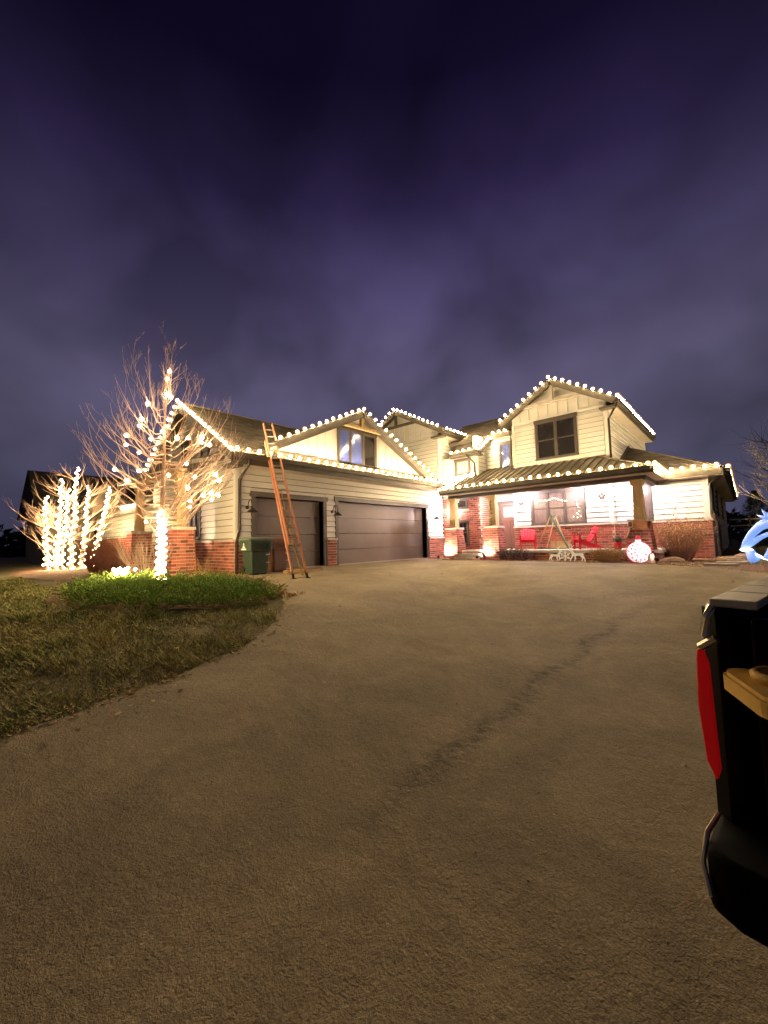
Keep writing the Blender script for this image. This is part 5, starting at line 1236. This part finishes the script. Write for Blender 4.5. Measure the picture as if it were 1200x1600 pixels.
# distant tree line (dark, mass) and evergreen / bare trees at right
M['far_tree'] = mat('far_trees', (0.018, 0.020, 0.016), 0.95, 0.3, .5)
def treeline():
    V = []; F = []; random.seed(9)
    for k in range(2600):
        a = R(radians(100), radians(205)) if k < 1900 else R(radians(40), radians(100)); r = R(70, 120); x = r*cos(a); y = r*sin(a)
        hh = 4.2+2.2*sin(a*31)*sin(a*13+1)+R(-1, 1)
        for j in range(8):
            c = Vector((x+R(-1.5, 1.5), y+R(-1.5, 1.5), R(-.5, max(1, hh)))); d = Vector((R(-1, 1), R(-1, 1), R(-1, 1))).normalized()*R(.5, 1.1); e_ = Vector((R(-1, 1), R(-1, 1), R(-1, 1))).normalized()*R(.5, 1.0)
            b0 = len(V); V += [tuple(c-d), tuple(c+e_), tuple(c+d)]; F.append((b0, b0+1, b0+2))
    me = bpy.data.meshes.new('woods'); me.from_pydata(V, [], F); me.materials.append(M['far_tree']); link('distant_woods', me, kind='stuff')
treeline()
random.seed(31)
M['ever'] = mat('evergreen', (0.045, 0.065, 0.03), 0.85, 0.3, 2, island=.5)
def evergreen(loc, h, w, label):
    t = thing('evergreen_tree', label, 'tree', loc, group='evergreens beyond the fence'); q = MB(); q.tube([(0, 0, -.1), (0, 0, h*.9)], [.14, .03], 7); q.build('trunk', M['bark'], t)
    V = []; F = []
    for k in range(5200):
        z = R(.05, 1)**.9; rr = w*(1-z)**.75*(.75+.25*sin(z*23+k))*R(.35, 1.08); a = R(0, 6.28); c = Vector((cos(a)*rr, sin(a)*rr, z*h)); d = Vector((cos(a), sin(a), R(-.5, .4)))*R(.08, .2); w_ = Vector((-sin(a), cos(a), R(-.4, .4)))*.05
        b0 = len(V); V += [tuple(c-w_), tuple(c+w_), tuple(c+d)]; F.append((b0, b0+1, b0+2))
    me = bpy.data.meshes.new('crown'); me.from_pydata(V, [], F); me.materials.append(M['ever']); link('crown', me, t, kind='stuff')
evergreen((0.55, 36.5, -.2), 3.9, 1.9, 'bushy evergreen just beyond the right end of the house'); evergreen((1.6, 40, -.2), 3.0, 1.0, 'smaller pointed evergreen right of the bushy one')
M['far_twig'] = mat('far_twig', (0.22, 0.19, 0.19), 0.9)
def bare_tree(loc, h, label, n=26):
    t = thing('bare_tree', label, 'tree', loc, group='bare trees at the right edge'); q = MB(); q.tube([(0, 0, -.1), (.1, 0, h*.35), (0, .1, h*.8)], [.2, .14, .04], 8); q.build('trunk', M['bark'], t, smooth=True)
    for k in range(n):
        q = MB(); z = R(.25, .8)*h; a = R(0, 6.28); limb(q, (0.05, 0, z), (cos(a), sin(a), R(.2, .9)), R(.4, .6)*h*(1.15-z/h*.6), .05, 2, 6, .2, .18, 5, 4, .7); q.build('branch', M['far_twig'], t)
bare_tree((2.1, 33.5, -.1), 6.6, 'bare branching tree at the right picture edge beyond the inflatable'); bare_tree((3.0, 43, -.1), 9.0, 'taller bare tree farther back at the right edge')
# metal fence at the right
fn = thing('metal_fence', 'dark metal fence with pale rails beyond the right end of the house', 'fence', (-.8, 34.2, 0))
for z in (1.35, 1.75): q = MB(); q.bar((0, 0, z), (7, 1.5, z), .05, .07); q.build('rail', M['alu'], fn)
for k in range(8): q = MB(); q.bar((k, k*1.5/7, -.1), (k, k*1.5/7, 1.95), .08, .08, up=(1, 0, 0)); q.build('post', M['black_metal'], fn)
for k in range(56): q = MB(); x = k/8; q.bar((x, x*1.5/7, .1), (x, x*1.5/7, 1.72), .02, .02, up=(1, 0, 0)); q.build('picket', M['black_metal'], fn)

# ------------------------------------------------------------------ inflatable
M['infl'] = emis('inflatable_blue', (0.16, 0.34, 0.85), 0.55, base=(.35, .5, .85)); M['infl_w'] = emis('inflatable_white', (0.8, 0.85, 1.0), 1.6)
it = thing('inflatable_decoration', 'pale blue glowing inflatable arch with a spiky tuft on the right lawn', 'inflatable', (0.42, 15.4, 0.02), radians(-30))
def arc(x0, x1, h_, n=16, y=0.0): return [(x0+(x1-x0)*k/n, y, h_*sin(pi*(k/n))**.8) for k in range(n+1)]
q = MB(); P = [(-.62, 0, .38), (-.52, 0, .58), (-.36, 0, .82), (-.16, 0, 1.02), (.06, 0, 1.12), (.3, 0, 1.12), (.62, 0, .95), (.85, 0, .7)]; q.tube(P, [.06, .085, .10, .12, .14, .14, .12, .10], 12); q.build('body_tube', M['infl'], it, smooth=True)
q = MB(); q.tube([(-.62, 0, .38), (-.42, .02, .52), (-.2, .02, .70), (.0, .02, .80), (.3, .02, .82)], [.05, .07, .07, .06, .05], 10); q.build('inner_tube', M['infl'], it, smooth=True)
q = MB(); q.tube([(.32, -.05, .78), (.18, -.05, .5), (.05, -.05, .25), (0.0, -.05, .12)], [.12, .11, .10, .12], 10); q.build('leg', M['infl'], it, smooth=True)
q = MB()
for k in range(9): a = k/9*2*pi; q.tube([(.12, -.06, 1.2), (.12+.16*cos(a), -.08, 1.22+.16*sin(a)), (.12+.30*cos(a), -.09, 1.24+.30*sin(a))], [.07, .045, .004], 7)
q.build('spiky_tuft', M['infl'], it, smooth=True)
q = MB(); q.lathe([(.001, -.07), (.10, -.05), (.16, 0), (.10, .05), (.001, .07)], (-.52, -.02, .36), 14); q.build('snout', M['infl_w'], it, smooth=True)
q = MB(); q.tube([(-.42, -.05, .32), (-.36, -.05, .12), (-.3, -.05, .04)], [.11, .13, .12], 10); q.build('paw', M['infl'], it, smooth=True)
q = MB(); q.tube([(-.36, -.06, .28), (-.12, -.06, .14), (.1, -.06, .08)], .035, 8); q.build('tail', M['infl_w'], it, smooth=True)
q = MB(); q.lathe([(.001, -.01), (.07, 0.02), (.09, .08), (.05, .14), (.001, .16)], (.18, -.1, .02), 12); q.build('blower', M['infl_w'], it, smooth=True)

# ------------------------------------------------------------------ pickup truck at the right edge
M['truck'] = mat('truck_paint', (0.0015, 0.0015, 0.002), 0.32, 0.1, 3, spec=0.12); M['black_plastic'] = mat('black_plastic', (0.002, 0.002, 0.002), 0.75, 0.2, 20, spec=0.08)
M['tail_red'] = emis('tail_lens', (0.55, 0.004, 0.006), 0.16, base=(.45, .01, .01)); M['chrome'] = mat('chrome', (0.75, 0.70, 0.55), 0.4, 0.1, 3, metal=1.0); M['rail_cap'] = mat('bed_rail_cap', (0.80, 0.76, 0.54), 0.5, 0.12, 6)
M['tyre'] = mat('tyre', (0.01, 0.01, 0.01), 0.9)
TZ = -0.71
tk = thing('pickup_truck', 'black pickup truck with red tail lamp cut off by the right picture edge', 'pickup truck', (-0.165, 1.872, TZ), radians(-9))
# local frame: +y forward along the truck, +x to its right, origin at rear left corner on the ground
def rbox(mb, x0, x1, y0, y1, z0, z1, c=0.04):
    mb.prism([(x0+c, y0, z0), (x1-c, y0, z0), (x1, y0+c, z0), (x1, y1-c, z0), (x1-c, y1, z0), (x0+c, y1, z0), (x0, y1-c, z0), (x0, y0+c, z0)], (0, 0, z1-z0))
q = MB(); rbox(q, 0.004, .14, .031, 1.9, .55, 1.30, .05); rbox(q, 1.86, 1.97, .02, 1.9, .55, 1.30, .05); q.box(.14, 1.86, .08, 1.9, .62, .70); q.box(.14, 1.86, 1.84, 1.9, .70, 1.3); q.build('bed', M['truck'], tk)
q = MB(); q.box(.15, 1.85, .0, .065, .60, 1.27); q.prism([(.15, .066, 1.24), (.15, .12, 1.27), (.15, .0, 1.285), (.15, -.012, 1.25)], (1.7, 0, 0)); q.build('tailgate', M['truck'], tk)
q = MB(); q.prism([(.004, .0, .76), (-.010, .0, .95), (-.004, .0, 1.12), (.0, .0, 1.15), (.012, .0, 1.16), (.030, .0, 1.10), (.036, .0, .84), (.040, .0, .74), (.028, .0, .70)], (0, .03, 0)); q.build('tail_lamp', M['tail_red'], tk)
for zz in ():
    q = MB(); q.box(-.011, .036, -.0105, -.0015, zz, zz+.006); q.build('lens_divider', M['black_plastic'], tk)
q = MB(); q.tube([(.01, .0, 1.16), (.06, -.005, 1.20)], .014, 6); q.build('lamp_cap', M['chrome'], tk)
q = MB(); q.box(1.86, 1.985, .0, .09, .66, 1.14); q.build('tail_lamp', M['tail_red'], tk)
for i in range(6):
    y0 = .05+i*.30; q = MB(); q.prism([(.035, y0, 1.302), (.17, y0-.0, 1.302), (.17, y0+.285, 1.302), (.035, y0+.285, 1.302)], (0, 0, .03)); q.build('rail_cap', M['rail_cap'], tk)
q = MB(); q.tube([(.05, .02, 1.31), (.035, .0, 1.27), (.028, -.004, 1.2)], .013, 6); q.build('cap_trim', M['chrome'], tk)
q = MB(); q.prism([(.02, -.16, .36), (.10, -.20, .36), (1.90, -.20, .36), (1.98, -.16, .36), (2.0, .12, .36), (0.0, .12, .36)], (0, 0, .20)); q.build('bumper', M['black_plastic'], tk)
q = MB(); q.tube([(.03, -.02, .60), (.015, -.10, .57), (.01, -.15, .50), (.03, -.18, .42)], .008, 6); q.build('bumper_edge', M['chrome'], tk)
q = MB(); q.box(.12, 1.86, .15, 5.4, .32, .55); q.build('chassis', M['black_plastic'], tk)
q = MB(); q.prism([(.06, 1.92, .5), (.06, 5.55, .5), (.06, 5.6, 1.0), (.06, 4.1, 1.15), (.06, 3.5, 1.78), (.06, 2.2, 1.82), (.06, 1.95, 1.2)], (1.88, 0, 0)); q.build('cab', M['truck'], tk)
for (wx, wy) in ((.10, 1.0), (1.88, 1.0), (.10, 4.6), (1.88, 4.6)):
    q = MB(); q.lathe([(.2, -.11), (.36, -.12), (.39, -.08), (.39, .08), (.36, .12), (.2, .11)], n=28); q.v = [(z_+wx, x_+wy, y_+.39) for x_, y_, z_ in q.v]; w = q.build('wheel', M['tyre'], tk)
    q = MB(); q.lathe([(.04, -.115), (.21, -.10), (.21, .10), (.04, .115)], n=20); q.v = [(z_+wx, x_+wy, y_+.39) for x_, y_, z_ in q.v]; q.build('rim', M['black_metal'], w)
for ch in tk.children:
    if ch.name.split('.')[0] in ('bed', 'tailgate', 'bumper', 'tail_lamp', 'cab', 'rail_cap'):
        bv = ch.modifiers.new('bevel', 'BEVEL'); bv.width = .006 if 'lamp' in ch.name or 'rail' in ch.name else .028; bv.segments = 3; bv.limit_method = 'ANGLE'
        for p in ch.data.polygons: p.use_smooth = True
        wnm = ch.modifiers.new('weighted', 'WEIGHTED_NORMAL')
# yellow plastic tray hanging behind the tailgate
M['tray'] = mat('yellow_tray', (0.60, 0.36, 0.06), 0.55, 0.2, 6, 0.25, 60)
ty = thing('plastic_tray', 'mustard yellow rounded plastic tray with a raised ring behind the truck tailgate', 'tray', (0.155, 1.75, 0.39), radians(22))
def rr_poly(w, d, r, z, n=8):
    out = []
    for cx_, cy_, a0 in ((w-r, d-r, 0), (-w+r, d-r, pi/2), (-w+r, -d+r, pi), (w-r, -d+r, 1.5*pi)):
        for k in range(n): a = a0+k/(n-1)*pi/2; out.append((cx_+r*cos(a), cy_+r*sin(a), z))
    return out
q = MB(); q.prism(rr_poly(.22, .17, .07, -.045), (0, 0, .045)); q.prism(rr_poly(.21, .16, .06, .0005), (0, 0, .012)); q.build('plate', M['tray'], ty)
q = MB(); q.lathe([(.075, .013), (.08, .035), (.068, .045), (.055, .035), (.05, .015)], (-.10, .02, 0), 24); q.build('ring', M['tray'], ty, smooth=True)
